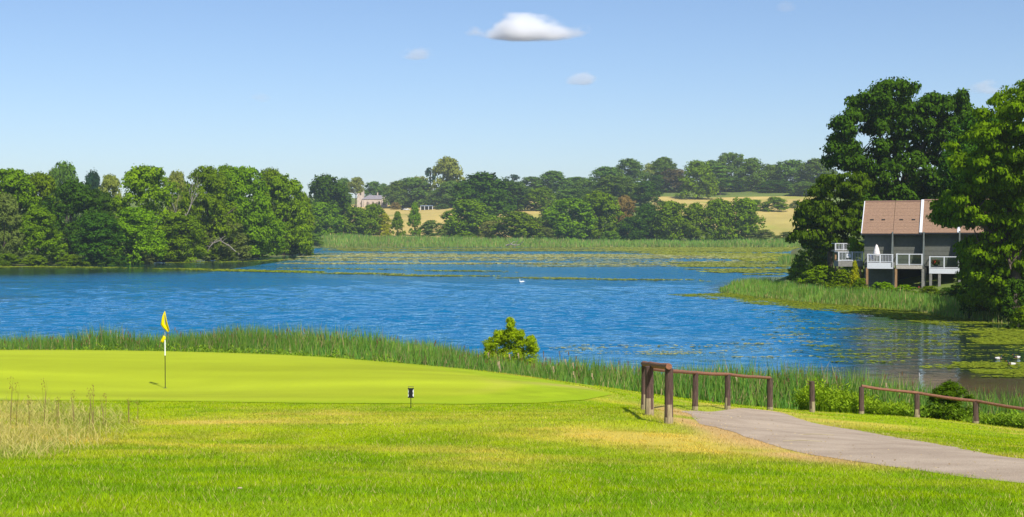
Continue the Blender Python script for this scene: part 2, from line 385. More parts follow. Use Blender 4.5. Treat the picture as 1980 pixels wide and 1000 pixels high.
# lake
def water_mat():
    m, n, l = new_mat('lake_water')
    out = N(n, 'ShaderNodeOutputMaterial'); ge = N(n, 'ShaderNodeNewGeometry'); at = N(n, 'ShaderNodeAttribute', attribute_name='calm_reflect')
    mp = N(n, 'ShaderNodeMapping'); mp.inputs['Rotation'].default_value = (0, 0, 0.35); mp.inputs['Scale'].default_value = (1.1, 1.35, 1); l.new(ge.outputs['Position'], mp.inputs[0])
    n1 = N(n, 'ShaderNodeTexNoise', Scale=0.75, Detail=4.0, Roughness=0.62, Distortion=0.4); l.new(mp.outputs[0], n1.inputs['Vector'])
    n0 = N(n, 'ShaderNodeTexNoise', Scale=0.26, Detail=2.0, Roughness=0.5, Distortion=0.6); l.new(mp.outputs[0], n0.inputs['Vector'])
    ad = N(n, 'ShaderNodeMath', operation='MULTIPLY_ADD'); ad.inputs[1].default_value = 2.4; l.new(n0.outputs[0], ad.inputs[0]); l.new(n1.outputs[0], ad.inputs[2])
    n3 = N(n, 'ShaderNodeTexNoise', Scale=0.03, Detail=3.0); l.new(mp.outputs[0], n3.inputs['Vector'])
    g = N(n, 'ShaderNodeMapRange'); g.inputs[1].default_value = 0.35; g.inputs[2].default_value = 0.65; g.inputs[3].default_value = 0.75; g.inputs[4].default_value = 1.25
    l.new(n3.outputs[0], g.inputs[0])
    cm = N(n, 'ShaderNodeMath', operation='SUBTRACT'); cm.inputs[0].default_value = 1.0; l.new(at.outputs['Fac'], cm.inputs[1])
    sl = N(n, 'ShaderNodeAttribute', attribute_name='slick'); sm_ = N(n, 'ShaderNodeMath', operation='MULTIPLY_ADD'); sm_.inputs[1].default_value = -0.7; sm_.inputs[2].default_value = 1.0; l.new(sl.outputs['Fac'], sm_.inputs[0])
    c2 = N(n, 'ShaderNodeMath', operation='MULTIPLY'); l.new(cm.outputs[0], c2.inputs[0]); l.new(sm_.outputs[0], c2.inputs[1])
    st = N(n, 'ShaderNodeMath', operation='MULTIPLY'); l.new(g.outputs[0], st.inputs[0]); l.new(c2.outputs[0], st.inputs[1])
    st2 = N(n, 'ShaderNodeMath', operation='MULTIPLY'); st2.inputs[1].default_value = 0.30; l.new(st.outputs[0], st2.inputs[0])
    h = N(n, 'ShaderNodeMath', operation='MULTIPLY'); l.new(ad.outputs[0], h.inputs[0]); l.new(st2.outputs[0], h.inputs[1])
    b = N(n, 'ShaderNodeBump', Strength=1.0, Distance=1.0); l.new(h.outputs[0], b.inputs['Height'])
    df = N(n, 'ShaderNodeBsdfDiffuse'); gl = N(n, 'ShaderNodeBsdfGlossy', Roughness=0.06); gl.inputs[0].default_value = (0.66, 0.90, 1.0, 1)
    mx = N(n, 'ShaderNodeMix', data_type='RGBA'); mx.inputs[6].default_value = (0.0006, 0.122, 0.270, 1); mx.inputs[7].default_value = (0.024, 0.028, 0.008, 1)  # second colour puts the trees' dark reflection into the smooth water
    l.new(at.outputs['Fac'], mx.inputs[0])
    am = N(n, 'ShaderNodeAttribute', attribute_name='mud'); mx2 = N(n, 'ShaderNodeMix', data_type='RGBA'); l.new(am.outputs['Fac'], mx2.inputs[0]); l.new(mx.outputs[2], mx2.inputs[6]); mx2.inputs[7].default_value = (0.135, 0.088, 0.048, 1); l.new(mx2.outputs[2], df.inputs[0])
    fr = N(n, 'ShaderNodeFresnel', IOR=1.33); l.new(b.outputs[0], fr.inputs['Normal']); l.new(b.outputs[0], gl.inputs['Normal'])
    fm = N(n, 'ShaderNodeMath', operation='MULTIPLY'); fm.inputs[1].default_value = 1.0; l.new(fr.outputs[0], fm.inputs[0])
    ms = N(n, 'ShaderNodeMixShader'); l.new(fm.outputs[0], ms.inputs[0]); l.new(df.outputs[0], ms.inputs[1]); l.new(gl.outputs[0], ms.inputs[2])
    l.new(ms.outputs[0], out.inputs[0]); return m
wxs = np.concatenate([np.arange(-400, -118, 8.0), np.arange(-118, -62, 2.0), np.arange(-62, 46, 0.5), np.arange(46, 100, 2.0), np.arange(100, 161, 6.0)])
wys = axis([(50, 58, 2, .6), (58, 150, .34, .42), (150, 330, .42, 1.6), (330, 680, 1.8, 7)])
WX, WY = np.meshgrid(wxs, wys); wxx, wyy = WX.ravel(), WY.ravel()
# sheltered, shallow water close under the right bank, colour darkened for the trees' reflection
RB = np.array([(18, 52), (18.5, 62), (19.5, 82), (22.5, 95), (27, 115), (33, 135), (36, 150), (26, 185), (30, 215), (44, 260), (140, 260), (140, 50)], float)
calm_reflect = sstep(2.5, -3.0, poly_sd(RB, wxx, wyy)); calm_reflect = np.maximum(calm_reflect * 0.93, 0.88 * sstep(100, 48, np.abs(shore_sd(wxx, wyy))) * (wxx < -60) * (wyy < 480))
calm_reflect = np.maximum(calm_reflect, 0.75 * sstep(30, 5, np.abs(wyy - 642)))
slick = np.maximum(np.exp(-(((wxx - 14) / 15) ** 2 + ((wyy - 92) / 24) ** 2) ** 1.5), 0.75 * sstep(285, 330, wyy) * sstep(0.4, 0.62, fnoise(wxx * 0.2, wyy, 16, 36, 2)))
slick = np.maximum(slick, 0.55 * sstep(0.52, 0.68, fnoise(wxx * 0.3, wyy, 22, 38, 3)))
amp_ = (1 - calm_reflect) * (1 - 0.62 * slick) * (0.55 + 0.9 * fnoise(wxx, wyy, 9, 34, 2)); wz_ = np.zeros_like(wxx); rw_ = np.random.default_rng(88)
for _ in range(34):     # wind ripples as real relief of the surface, crests mostly across the view
    lam = 1.0 * 3.3 ** rw_.random(); th = math.pi / 2 + rw_.normal() * 0.55; kk_ = 2 * math.pi / lam; res = sstep(3.2, 1.9, np.interp(wyy, [58, 150, 330, 680], [.34, .42, 1.6, 7]) / lam * 8)
    wz_ += 0.046 / kk_ * np.sin(kk_ * (wxx * math.cos(th) + wyy * math.sin(th)) + rw_.random() * 6.28 + 2.0 * fnoise(wxx, wyy, 11, 90 + _, 1)) * res
wz_ *= amp_
mud_ = sstep(30, 18, shore_sd(wxx, wyy) * -1) * sstep(96, 82, wyy) * sstep(15, 22, wxx) * (0.6 + 0.6 * fnoise(wxx, wyy, 5, 33, 2))
lake = link('lake', np_mesh('lake', np.stack([wxx, wyy, wz_], 1), grid_faces(len(wxs), len(wys)), water_mat(), True, {'calm_reflect': calm_reflect, 'mud': mud_, 'slick': slick}))
tag(lake, 'rippled blue lake water', None, None, 'structure')

# putting green: a sheet over the ground, column by column
ncol, nrow = 160, 60
us = np.linspace(0, 1, ncol); us = 1 - (1 - us) ** 1.4
cf = np.linspace(0, 1, len(gf)); fx = np.interp(us, cf, gf[:, 0]); fy = np.interp(us, cf, gf[:, 1]); bx_ = np.interp(us, cf, gb[:, 0]); by_ = np.interp(us, cf, gb[:, 1])
vv = np.linspace(0, 1, nrow)[:, None]; px_ = (fx[None] * (1 - vv) + bx_[None] * vv).ravel(); py_ = (fy[None] * (1 - vv) + by_[None] * vv).ravel()
ed = -poly_sd(GP, px_, py_)
base = np.array([0.355, 0.415, 0.016]); stripe = fnoise(px_ * 0.15, py_ + px_ * 0.10, 1.9, 60, 3)[:, None]
gc = base[None] * (0.72 + 0.56 * stripe) * (0.95 + 0.1 * fnoise(px_, py_, 0.9, 61, 2))[:, None]
collar = (sstep(2.6, 1.9, ed) * sstep(-7, 2, px_))[:, None]; gc = gc * (1 - collar) + np.array([0.275, 0.37, 0.008])[None] * (0.75 + 0.5 * fnoise(px_, py_, 0.7, 62, 3))[:, None] * collar
rim = (sstep(0.9, 0.2, ed + 0.5 * (fnoise(px_, py_, 0.6, 63, 2) - .5)))[:, None]; gc = gc * (1 - 0.75 * rim) + np.array([0.26, 0.37, 0.006])[None] * 0.75 * rim
ring = (np.exp(-((ed - 2.9) / 0.35) ** 2) * sstep(-2, 3, px_))[:, None]; gc = gc * (1 - 0.6 * ring) + np.array([0.50, 0.40, 0.10])[None] * 0.6 * ring
worn = spot(px_, py_, 1110, 757, 39.8, 1.6, 1.0)[:, None]; gc = gc * (1 - 0.6 * worn) + np.array([0.46, 0.34, 0.10])[None] * 0.6 * worn
hole_xy = (wx(309, 39.6), 39.6)
green = link('putting_green', np_mesh('putting_green', np.stack([px_, py_, ground_z(px_, py_) + 0.012], 1), grid_faces(ncol, nrow), M_GREEN, True, {'col': gc}))
tag(green, 'close mown yellow green putting green beside the lake', None, None, 'structure')

# asphalt path
def asphalt():
    m, n, l = new_mat('path_asphalt')
    out = N(n, 'ShaderNodeOutputMaterial'); p = N(n, 'ShaderNodeBsdfPrincipled', Roughness=0.92); ge = N(n, 'ShaderNodeNewGeometry')
    a = N(n, 'ShaderNodeTexNoise', Scale=1.1, Detail=4.0); b = N(n, 'ShaderNodeTexNoise', Scale=60.0, Detail=3.0); v = N(n, 'ShaderNodeTexVoronoi', Scale=45.0)
    for q in (a, b, v): l.new(ge.outputs['Position'], q.inputs['Vector'])
    r = N(n, 'ShaderNodeValToRGB'); r.color_ramp.elements[0].position = 0.3; r.color_ramp.elements[0].color = (0.33, 0.248, 0.170, 1); r.color_ramp.elements[1].position = 0.72; r.color_ramp.elements[1].color = (0.46, 0.362, 0.258, 1)
    l.new(a.outputs[0], r.inputs[0])
    mr = N(n, 'ShaderNodeMapRange'); mr.inputs[1].default_value = 0.3; mr.inputs[2].default_value = 0.7; mr.inputs[3].default_value = 0.72; mr.inputs[4].default_value = 1.25; l.new(b.outputs[0], mr.inputs[0])
    mx = N(n, 'ShaderNodeMix', data_type='RGBA', blend_type='MULTIPLY'); mx.inputs[0].default_value = 1; l.new(r.outputs[0], mx.inputs[6]); l.new(mr.outputs[0], mx.inputs[7]); l.new(mx.outputs[2], p.inputs['Base Color'])
    bu = N(n, 'ShaderNodeBump', Strength=0.7, Distance=0.008); l.new(v.outputs[0], bu.inputs['Height']); l.new(bu.outputs[0], p.inputs['Normal']); l.new(p.outputs[0], out.inputs[0]); return m
def resample(pts, n, jitter=0.0, seed=0):
    P = np.array(pts); s = np.concatenate([[0], np.cumsum(np.linalg.norm(np.diff(P, axis=0), axis=1))]); u = np.linspace(0, s[-1], n)
    q = np.stack([np.interp(u, s, P[:, 0]), np.interp(u, s, P[:, 1])], 1)
    k = np.ones(9) / 9
    for c in (0, 1): q[:, c] = np.convolve(np.pad(q[:, c], 4, mode='edge'), k, 'valid')
    if jitter: q[:, 0] += (fnoise(q[:, 0], q[:, 1], 0.5, seed, 3) - 0.5) * jitter
    return q
pl = resample([(4.75, 37.2)] + [wp(*p)[:2] for p in PATH_L] + [(9.5, 7.0)], 130, 0.14, 70); pr = resample([(6.8, 42.8)] + [wp(*p)[:2] for p in PATH_R] + [(14, 9)], 130, 0.14, 71)
vv = np.linspace(0, 1, 15)[None, :, None]; pg = (pl[:, None] * (1 - vv) + pr[:, None] * vv)
pq = pg.reshape(-1, 2); zz = ground_z(pq[:, 0], pq[:, 1]) + 0.005 + 0.035 * np.sin(np.pi * np.tile(np.linspace(0, 1, 15), 130))
path = link('path', np_mesh('path', np.concatenate([pq, zz[:, None]], 1), grid_faces(15, 130), asphalt(), True))
tag(path, 'worn grey brown asphalt path running down to the fence', None, None, 'structure')
PP = np.concatenate([pl, pr[::-1]])

# ------------------------------------------------------------------ grass, reeds, water plants (stuff)
def blades(x, y, z, h, wd, lean, col, segs=1, seed=0, tipcol=None):
    """flat tapering blades; segs=1 gives one triangle each"""
    r = np.random.default_rng(seed); n = len(x); an = r.random(n) * 2 * np.pi; la = r.random(n) * 2 * np.pi
    side = np.stack([np.cos(an), np.sin(an), np.zeros(n)], 1) * (wd / 2)[:, None]
    ld = np.stack([np.cos(la), np.sin(la)], 1) * (lean * h)[:, None]
    base = np.stack([x, y, z], 1); vs = []; 
    for s in range(segs + 1):
        t = s / segs; c = base.copy(); c[:, :2] += ld * t * t; c[:, 2] += h * t * (1 - 0.25 * np.minimum(lean, 1) * t)
        if s < segs:
            k = 1 - 0.25 * t; vs += [c - side * k, c + side * k]
        else: vs += [c]
    m = 2 * segs + 1; V = np.stack(vs, 1).reshape(-1, 3); b = np.arange(n)[:, None] * m
    fs = []
    for s in range(segs - 1):
        o = 2 * s; fs += [np.concatenate([b + o, b + o + 1, b + o + 3], 1), np.concatenate([b + o, b + o + 3, b + o + 2], 1)]
    o = 2 * (segs - 1); fs.append(np.concatenate([b + o, b + o + 1, b + o + 2], 1))
    cc = np.repeat(col, m, 0)
    if tipcol is not None:
        tt = np.tile(np.array([i // 2 / segs for i in range(m)]), n)[:, None]; cc = cc * (1 - tt) + np.repeat(tipcol, m, 0) * tt
    return V, np.concatenate(fs), cc
def stuff(name, label, parts, mat):
    off = 0; VV = []; FF = []; CC = []
    for V, Fc, C in parts: VV.append(V); FF.append(Fc + off); CC.append(C); off += len(V)
    o = link(name, np_mesh(name, np.concatenate(VV), np.concatenate(FF), mat, False, {'col': np.concatenate(CC)}))
    return tag(o, label, None, None, 'stuff')

def scatter(n, y0, y1, fx=0.385, pad=4.5, seed=0, power=1.0):
    r = np.random.default_rng(seed); y = y0 + (y1 - y0) * r.random(n) ** power; x = (r.random(n) * 2 - 1) * (fx * y1 + pad)
    k = np.abs(x) < fx * y + pad; return x[k], y[k]
parts = []
for n, y0, y1, h0, wdt, sd_ in ((420000, 7.6, 16, 0.040, 0.0054, 1), (340000, 16, 24, 0.042, 0.0077, 2), (270000, 24, 36, 0.038, 0.011, 3), (120000, 36, 62, 0.05, 0.018, 4)):
    x, y = scatter(n, y0, y1, seed=sd_)
    g = poly_sd(GP, x, y); pth = poly_sd(PP, x, y); jit = rng.random(len(x)) * 0.10
    dens = fnoise(x, y, 0.45, 80, 2)
    k = (g > 0.02 + jit - 0.55 * rng.random(len(x)) ** 2.5) & (pth > -0.16 * fnoise(x, y, 0.35, 83, 2) ** 2 * 2 + jit * 0.6) & (rng.random(len(x)) < 0.55 + 0.7 * dens) & (shore_sd(x, y) > 3)
    k &= ~((y > 36) & (x < wx(1150, y)) & (y > np.interp(x, gb[:, 0], gb[:, 1]) + 3))
    x, y = x[k], y[k]; c = grass_col(x, y); soil = (np.abs(c - C_SOIL).sum(1) < 0.22); kk = ~soil | (rng.random(len(x)) < 0.25); x, y, c = x[kk], y[kk], c[kk]
    n = len(x); gin = poly_sd(GP, x, y); hh = np.where(gin < 0, 0.75, 1.0) * h0 * (0.5 + 0.9 * rng.random(n)) * (0.7 + 0.6 * fnoise(x, y, 1.1, 81, 2))
    c = c * (0.42 + 1.05 * rng.random(n))[:, None]; st = rng.random(n) < 0.07; c[st] = C_STRAW * (0.8 + 0.4 * rng.random(st.sum()))[:, None]
    parts.append(blades(x, y, ground_z(x, y) - 0.004, hh, np.full(n, wdt) * (0.7 + 0.6 * rng.random(n)), 0.3 + 0.6 * rng.random(n), c, 1, sd_))
stuff('grass', 'short mown grass blades on the slope before the putting green', parts, M_GRASS)

# tall dry grass clump at the left
r = np.random.default_rng(11); n = 27000
x, y = r.uniform(-13, -4, n), r.uniform(16.3, 31.5, n); ratio = x / y * F + 990
edge = np.interp(y, [16, 18, 21, 25, 29, 31.5], [60, 120, 190, 225, 200, 100]); k = (ratio > -70) & (ratio < edge + (r.random(n) - .5) * 120); x, y = x[k], y[k]; n = len(x)
hh = (0.08 + 0.29 * r.random(n) ** 2.4) * (0.5 + 0.9 * fnoise(x, y, 1.2, 90, 2)) * (1 - 0.4 * sstep(150, 280, x / y * F + 990))
mixv = r.random(n)[:, None]; fresh = (fnoise(x, y, 1.5, 92, 2) > 0.46)[:, None] * (r.random(n)[:, None] < 0.75)
c = np.where(fresh, np.array([0.24, 0.33, 0.04])[None], np.array([0.56, 0.46, 0.15])[None] * mixv + np.array([0.36, 0.38, 0.06])[None] * (1 - mixv))
tall_grass = [blades(x, y, ground_z(x, y) - 0.01, hh, np.full(n, 0.010), 0.2 + 1.0 * r.random(n), c, 3, 12, np.array([0.56, 0.47, 0.18])[None] * (0.8 + 0.4 * r.random((n, 1))))]
for px, row_b, d, row_t in ((178, 800, 23.5, 745), (18, 790, 24, 728), (28, 790, 24.2, 738), (82, 795, 24.5, 733), (170, 800, 24, 752), (248, 800, 26, 772), (140, 790, 25, 755), (200, 800, 25, 762), (265, 790, 27, 775), (55, 795, 23, 765), (110, 795, 24, 768)):
    x0 = wx(px, d); z0 = gz(x0, d); h = wz(row_t, d) - z0
    tall_grass.append(blades(np.full(3, x0) + r.normal(0, .01, 3), np.full(3, d), np.full(3, z0), np.full(3, h), np.full(3, .012), np.array([.05, .08, .12]), np.tile([[0.30, 0.22, 0.10]], (3, 1)), 3, int(px)))
    q = r.random(26); tx = x0 + r.normal(0, .022, 26); tall_grass.append(blades(tx, np.full(26, d) + r.normal(0, .02, 26), z0 + h * (0.74 + 0.26 * q), np.full(26, .03), np.full(26, .010), np.full(26, .4), np.tile([[0.26, 0.15, 0.07]], (26, 1)), 1, int(px) + 1))
stuff('tall_grass', 'tall dry straw coloured grass with seed stems at the left of the slope', tall_grass, M_GRASS)

# weeds of brighter green along the foot of the near reeds
def poly_scatter(poly, n, seed):
    P = np.array(poly); r = np.random.default_rng(seed); x = r.uniform(P[:, 0].min(), P[:, 0].max(), n); y = r.uniform(P[:, 1].min(), P[:, 1].max(), n)
    k = in_poly(P, x, y); return x[k], y[k]
RF = [(-60, 96), (-45, 94), (-32.4, 91), (-20, 92), (-13, 95), (-8, 91), (-2.8, 87), (3.1, 78), (6.5, 73), (12.8, 69.5), (17.3, 67), (20.5, 62.5), (22.5, 60), (28, 57.5), (40, 57)]
RN = [(40, 50), (28, 50.5), (22, 52), (20.5, 53.5), (17, 55), (12.8, 56), (6.5, 56.5), (3.1, 60), (-2.8, 68), (-13, 74), (-32, 74), (-60, 78)]
def reed_cols(x, y, r, blue=1.0):
    n = len(x); m = r.random(n)[:, None]; q = fnoise(x, y, 4, 101, 2)[:, None]
    c = np.array([0.085, 0.235, 0.045])[None] * (1 - m) + np.array([0.215, 0.345, 0.045])[None] * m
    c = c * (0.7 + 0.65 * q); dr = r.random(n) < 0.13; c[dr] = np.array([0.42, 0.34, 0.16]) * (0.7 + 0.5 * r.random(dr.sum()))[:, None]
    return c
r = np.random.default_rng(13); x, y = poly_scatter(RF + RN, 460000, 14); n = len(x)
hh = (1.65 + 0.80 * r.random(n)) * (0.68 + 0.62 * fnoise(x, y, 3.5, 102, 2)); hh *= np.where(r.random(n) < .3, .55, 1); hh *= 0.45 + 0.55 * sstep(0, 4, poly_sd(np.array(RF + RN), x, y) * -1)
hh *= 1 + 0.12 * sstep(0, 8, x) - 0.2 * sstep(14, 20, x)
zg = np.maximum(ground_z(x, y), -0.1)
reeds = [blades(x, y, zg, hh, 0.040 + 0.036 * r.random(n), 0.05 + 0.28 * r.random(n), reed_cols(x, y, r), 2, 15)]
x2, y2 = poly_scatter(RF + RN, 5200, 16); n2 = len(x2); z2 = np.maximum(ground_z(x2, y2), -0.1); h2 = (1.3 + 0.6 * r.random(n2)) * (0.7 + 0.55 * fnoise(x2, y2, 3.5, 102, 2))
h2 *= 1 + 0.12 * sstep(0, 8, x2) - 0.2 * sstep(14, 20, x2)
stuff('reeds', 'green cattail reeds in a long band along the near shore', reeds, M_GRASS)
# cattail heads: brown sausages on stalks, a few burst into pale fluff
cm = []; r = np.random.default_rng(17)
for i in range(n2):
    if i >= 900: break
    cm.append((x2[i], y2[i], z2[i] + h2[i]))
def octs(cs, rad, hl, col):
    cs = np.array(cs); n = len(cs); an = np.arange(5) * 2 * np.pi / 5
    ring = np.stack([np.cos(an) * rad, np.sin(an) * rad, np.zeros(5)], 1)
    V = np.concatenate([cs[:, None] + ring[None] + np.array([0, 0, -hl / 2]), cs[:, None] + ring[None] + np.array([0, 0, hl / 2])], 1).reshape(-1, 3)
    b = np.arange(n)[:, None] * 10; fs = [np.concatenate([b + i, b + (i + 1) % 5, b + (i + 1) % 5 + 5, b + i + 5], 1) for i in range(5)]
    tri = []
    for f in fs: tri += [f[:, [0, 1, 2]], f[:, [0, 2, 3]]]
    tri += [np.concatenate([b + 5, b + 5 + i, b + 6 + i], 1) for i in (1, 2, 3)]
    return V, np.concatenate(tri), np.tile(np.array([col]), (len(V), 1)) * (0.8 + 0.4 * r.random((len(V), 1)))
cmz = np.array(cm); stalk = blades(cmz[:, 0], cmz[:, 1], cmz[:, 2] - 1.2, np.full(len(cm), 1.2), np.full(len(cm), .02), np.full(len(cm), .02), np.tile([[0.2, 0.2, 0.07]], (len(cm), 1)), 1, 18)
fl = [wp(p, rw, d) for p, rw, d in ((965, 702, 66), (966, 710, 65), (944, 685, 72), (1002, 686, 70), (985, 688, 69), (1093, 698, 65), (1108, 705, 63), (1070, 712, 62), (1145, 726, 60), (213, 641, 84), (1109, 722, 61), (963, 704, 67), (1424, 728, 57), (1392, 714, 60), (1715, 745, 55))]
stuff('cattail_heads', 'brown and burst pale cattail heads above the near reeds', [octs(cm, 0.022, 0.16, (0.20, 0.12, 0.055)), stalk, octs(fl, 0.034, 0.15, (0.55, 0.43, 0.27)), octs([(a + .03, b, c - .13) for a, b, c in fl], 0.022, 0.12, (0.48, 0.38, 0.24)), blades(np.array(fl)[:, 0], np.array(fl)[:, 1], np.array(fl)[:, 2] - 1.1, np.full(len(fl), 1.1), np.full(len(fl), .025), np.full(len(fl), .02), np.tile([[0.4, 0.33, 0.18]], (len(fl), 1)), 1, 19)], M_GRASS)

def weeds(label, poly, n, h, seed, ca, cb, name='weeds'):
    r = np.random.default_rng(seed); x, y = poly_scatter(poly, n, seed); n = len(x); hs = h * (0.1 + 1.5 * fnoise(x, y, 1.1, seed, 3) ** 1.5) * (0.6 + 0.6 * r.random(n)) ; P = []
    stem = blades(x, y, np.maximum(ground_z(x, y), -.05), hs, np.full(n, .02), .25 * r.random(n), np.tile([np.array(ca) * .7], (n, 1)), 1, seed); P.append(stem)
    for q in range(5):
        t = 0.25 + 0.8 * r.random(n); m = r.random(n)[:, None]; c = (np.array(ca)[None] * (1 - m) + np.array(cb)[None] * m) * (0.75 + 0.5 * r.random(n))[:, None]
        P.append(blades(x + r.normal(0, .09, n), y + r.normal(0, .09, n), np.maximum(ground_z(x, y), -.05) + hs * t, np.full(n, .16 * max(h, .8)), np.full(n, .075), 0.6 + 0.8 * r.random(n), c, 1, seed + q + 1))
    return stuff(name, label, P, M_GRASS)
weeds('bright yellow green weeds behind the railed fence by the lake', [wp(1540, 0, 50)[:2], wp(1580, 0, 53)[:2], wp(1760, 0, 54)[:2], wp(1760, 0, 51.2)[:2], wp(1667, 0, 50.6)[:2], wp(1580, 0, 48.5)[:2]], 4200, 0.78, 120, (0.18, 0.30, 0.012), (0.28, 0.39, 0.02))
weeds('green weeds at the water edge right of the round bush', [wp(1760, 0, 50.8)[:2], wp(1760, 0, 54)[:2], wp(2050, 0, 53)[:2], wp(2050, 0, 48.5)[:2], wp(1889, 0, 49.7)[:2]], 3600, 0.6, 130, (0.17, 0.30, 0.02), (0.26, 0.38, 0.03))
weeds('green weeds at the foot of the reeds behind the putting green', [(-34, 72), (-20, 73), (-10, 72), (-4, 66), (-4, 63), (-12, 66), (-22, 67), (-34, 67)], 6000, 0.7, 140, (0.15, 0.27, 0.02), (0.24, 0.34, 0.03))

# reeds on the other shores
def reed_band(label, poly, n, h, wd, seed, tint=(1, 1, 1), lean=0.2):
    r = np.random.default_rng(seed); x, y = poly_scatter(poly, n, seed); n = len(x)
    hs = h * (0.35 + 0.65 * sstep(0, 1, -poly_sd(np.array(poly), x, y) / min(4.0, h * 1.2))) * (0.6 + 0.4 * r.random(n)) * (0.75 + 0.45 * fnoise(x, y, h * 3, seed, 2)); c = reed_cols(x, y, r) * np.array(tint)[None]
    base = np.array([0.36, 0.31, 0.10])[None] * (0.8 + 0.4 * r.random((n, 1)))
    return stuff('reeds', label, [blades(x, y, np.maximum(ground_z(x, y), -.05), hs, wd * (0.7 + .6 * r.random(n)), lean * r.random(n) + .03, base * 0.45 + c * 0.55, 3, seed, c)], M_GRASS)
reed_band('pale green reed bed along the far shore', [(-88, 640), (-60, 644), (0, 637), (60, 639), (133, 636), (140, 655), (60, 658), (0, 656), (-60, 662), (-90, 660)], 26000, 2.9, 0.20, 150, (1.35, 1.35, 1.3))
reed_band('green reed bed on the point before the lodges', [(28.8, 195), (31, 181), (35, 168), (39.5, 158), (43, 149.5), (47, 150), (48, 160), (43, 172), (39, 188), (35, 207), (31.5, 205), (29, 200)], 30000, 2.0, 0.07, 160, (1.2, 1.25, 1.1))
reed_band('reeds under the overhanging tree on the lodge bank', [(42.5, 152), (43, 140), (45.5, 128), (50, 120), (56, 112), (62, 116), (54, 128), (49, 142), (49, 160), (46, 166), (42.5, 166)], 16000, 1.5, 0.06, 165, (0.95, 1.05, 0.9))
reed_band('small tuft of reeds in the water left of the lodge bushes', [(61, 330), (66, 325), (72, 345), (80, 395), (74, 400), (66, 350)], 2500, 2.4, 0.12, 170, (0.9, 1.0, 0.9))

# lily pads: small floating discs in patches
pv, pf, pc = [], [], []; poff = 0
def pads(x, y, rad, col, seed, lift=.03):
    global poff
    r = np.random.default_rng(seed); k = (shore_sd(x, y) < -0.3); x, y, rad, col = x[k], y[k], rad[k], col[k]; n = len(x)
    if n == 0: return
    an = np.arange(7) / 6.5 * 2 * np.pi; ph = r.random(n)[:, None] * 6.28
    ring = np.stack([x[:, None] + np.cos(an + ph) * rad[:, None], y[:, None] + np.sin(an + ph) * rad[:, None], 0.040 + lift * r.random((n, 7))], -1)
    V = np.concatenate([np.stack([x, y, np.full(n, .040)], 1)[:, None], ring], 1).reshape(-1, 3); b = np.arange(n)[:, None] * 8
    Fc = np.concatenate([np.concatenate([b, b + i, b + i + 1], 1) for i in range(1, 7)])
    pv.append(V); pf.append(Fc + poff); pc.append(np.repeat(col, 8, 0)); poff += len(V)
def pad_patch(poly, n, rad, seed, thr=0.5, nscale=(8, 3), ca=(0.25, 0.27, 0.03), cb=(0.36, 0.34, 0.05), lift=.03, soft=None):
    P_ = np.array(poly); soft = soft or min(12.0, .3 * min(np.ptp(P_[:, 0]), np.ptp(P_[:, 1])))
    x, y = poly_scatter(poly, n, seed); r = np.random.default_rng(seed + 1)
    k = fnoise(x * nscale[1] / nscale[0], y, nscale[1], seed + 2, 3) > thr + 0.06 * r.normal(size=len(x)) + 0.16 * sstep(soft, 0, -poly_sd(np.array(poly), x, y)); x, y = x[k], y[k]; m = r.random(len(x))[:, None]
    c = (np.array(ca)[None] * (1 - m) + np.array(cb)[None] * m) * (0.7 + 0.5 * r.random((len(x), 1)))
    pads(x, y, rad * (0.6 + 0.8 * r.random(len(x))), c, seed + 3, lift)
def wpoly(pts): return [(wx(p, water_d(rw)), water_d(rw)) for p, rw in pts]
def strip(pts, half):
    P = np.array([(wx(p, water_d(rw)), water_d(rw)) for p, rw in pts]); return [tuple(q) for q in P + np.array([0, half])] + [tuple(q) for q in P[::-1] - np.array([0, half])]
OL = ((0.22, 0.28, 0.045), (0.34, 0.37, 0.09)); GR = ((0.19, 0.26, 0.02), (0.31, 0.36, 0.03))
pad_patch(wpoly([(610, 478.5), (1540, 479), (1540, 488), (1300, 492), (1100, 487), (900, 488), (700, 489), (615, 484)]), 26000, 0.95, 200, 0.50, (90, 9), *OL, lift=.16)
pad_patch(wpoly([(1130, 479), (1560, 479), (1545, 500), (1500, 512), (1400, 500), (1290, 494)]), 17000, 0.9, 205, 0.33, (60, 10), (0.28, 0.34, 0.04), (0.42, 0.44, 0.08), lift=.16)
pad_patch(wpoly([(620, 489), (1500, 492), (1500, 515), (1100, 516), (500, 514), (560, 500)]), 30000, 0.75, 210, 0.52, (75, 7), (0.38, 0.40, 0.16), (0.50, 0.50, 0.25), lift=.16)
pad_patch(wpoly([(1290, 508), (1530, 503), (1540, 522), (1500, 536), (1330, 524)]), 9000, 0.6, 215, 0.48, (45, 8), *OL, lift=.16)
pad_patch(strip([(-60, 516), (170, 518), (330, 521), (480, 524), (620, 527.5)], 6), 14000, 0.5, 220, 0.41, (40, 8), *GR, lift=.16)
pad_patch(strip([(330, 508), (480, 506), (605, 500)], 6), 5000, 0.6, 221, 0.38, (40, 8), *GR, lift=.16)
pad_patch(strip([(620, 527.5), (800, 533), (1000, 537.5), (1180, 542), (1420, 545)], 5.0), 13000, 0.5, 225, 0.45, (40, 6), *OL, lift=.16)
pad_patch(strip([(540, 519), (760, 522), (1000, 527)], 5), 3500, 0.5, 230, 0.52, (50, 6), *OL, lift=.16)
pad_patch(wpoly([(1290, 570), (1440, 566), (1750, 598), (1980, 628), (2100, 640), (2100, 668), (1880, 640), (1700, 612), (1560, 600), (1400, 582)]), 30000, 0.19, 240, 0.20, (12, 3), *GR)
pad_patch(wpoly([(1400, 590), (1600, 606), (1750, 625), (1980, 655), (2100, 670), (2100, 765), (1950, 752), (1760, 722), (1500, 700), (1400, 650)]), 26000, 0.15, 245, 0.66, (5, 1.4), *GR)
pad_patch(wpoly([(1800, 625), (2100, 640), (2100, 690), (1900, 668)]), 14000, 0.17, 250, 0.36, (9, 2), *GR)
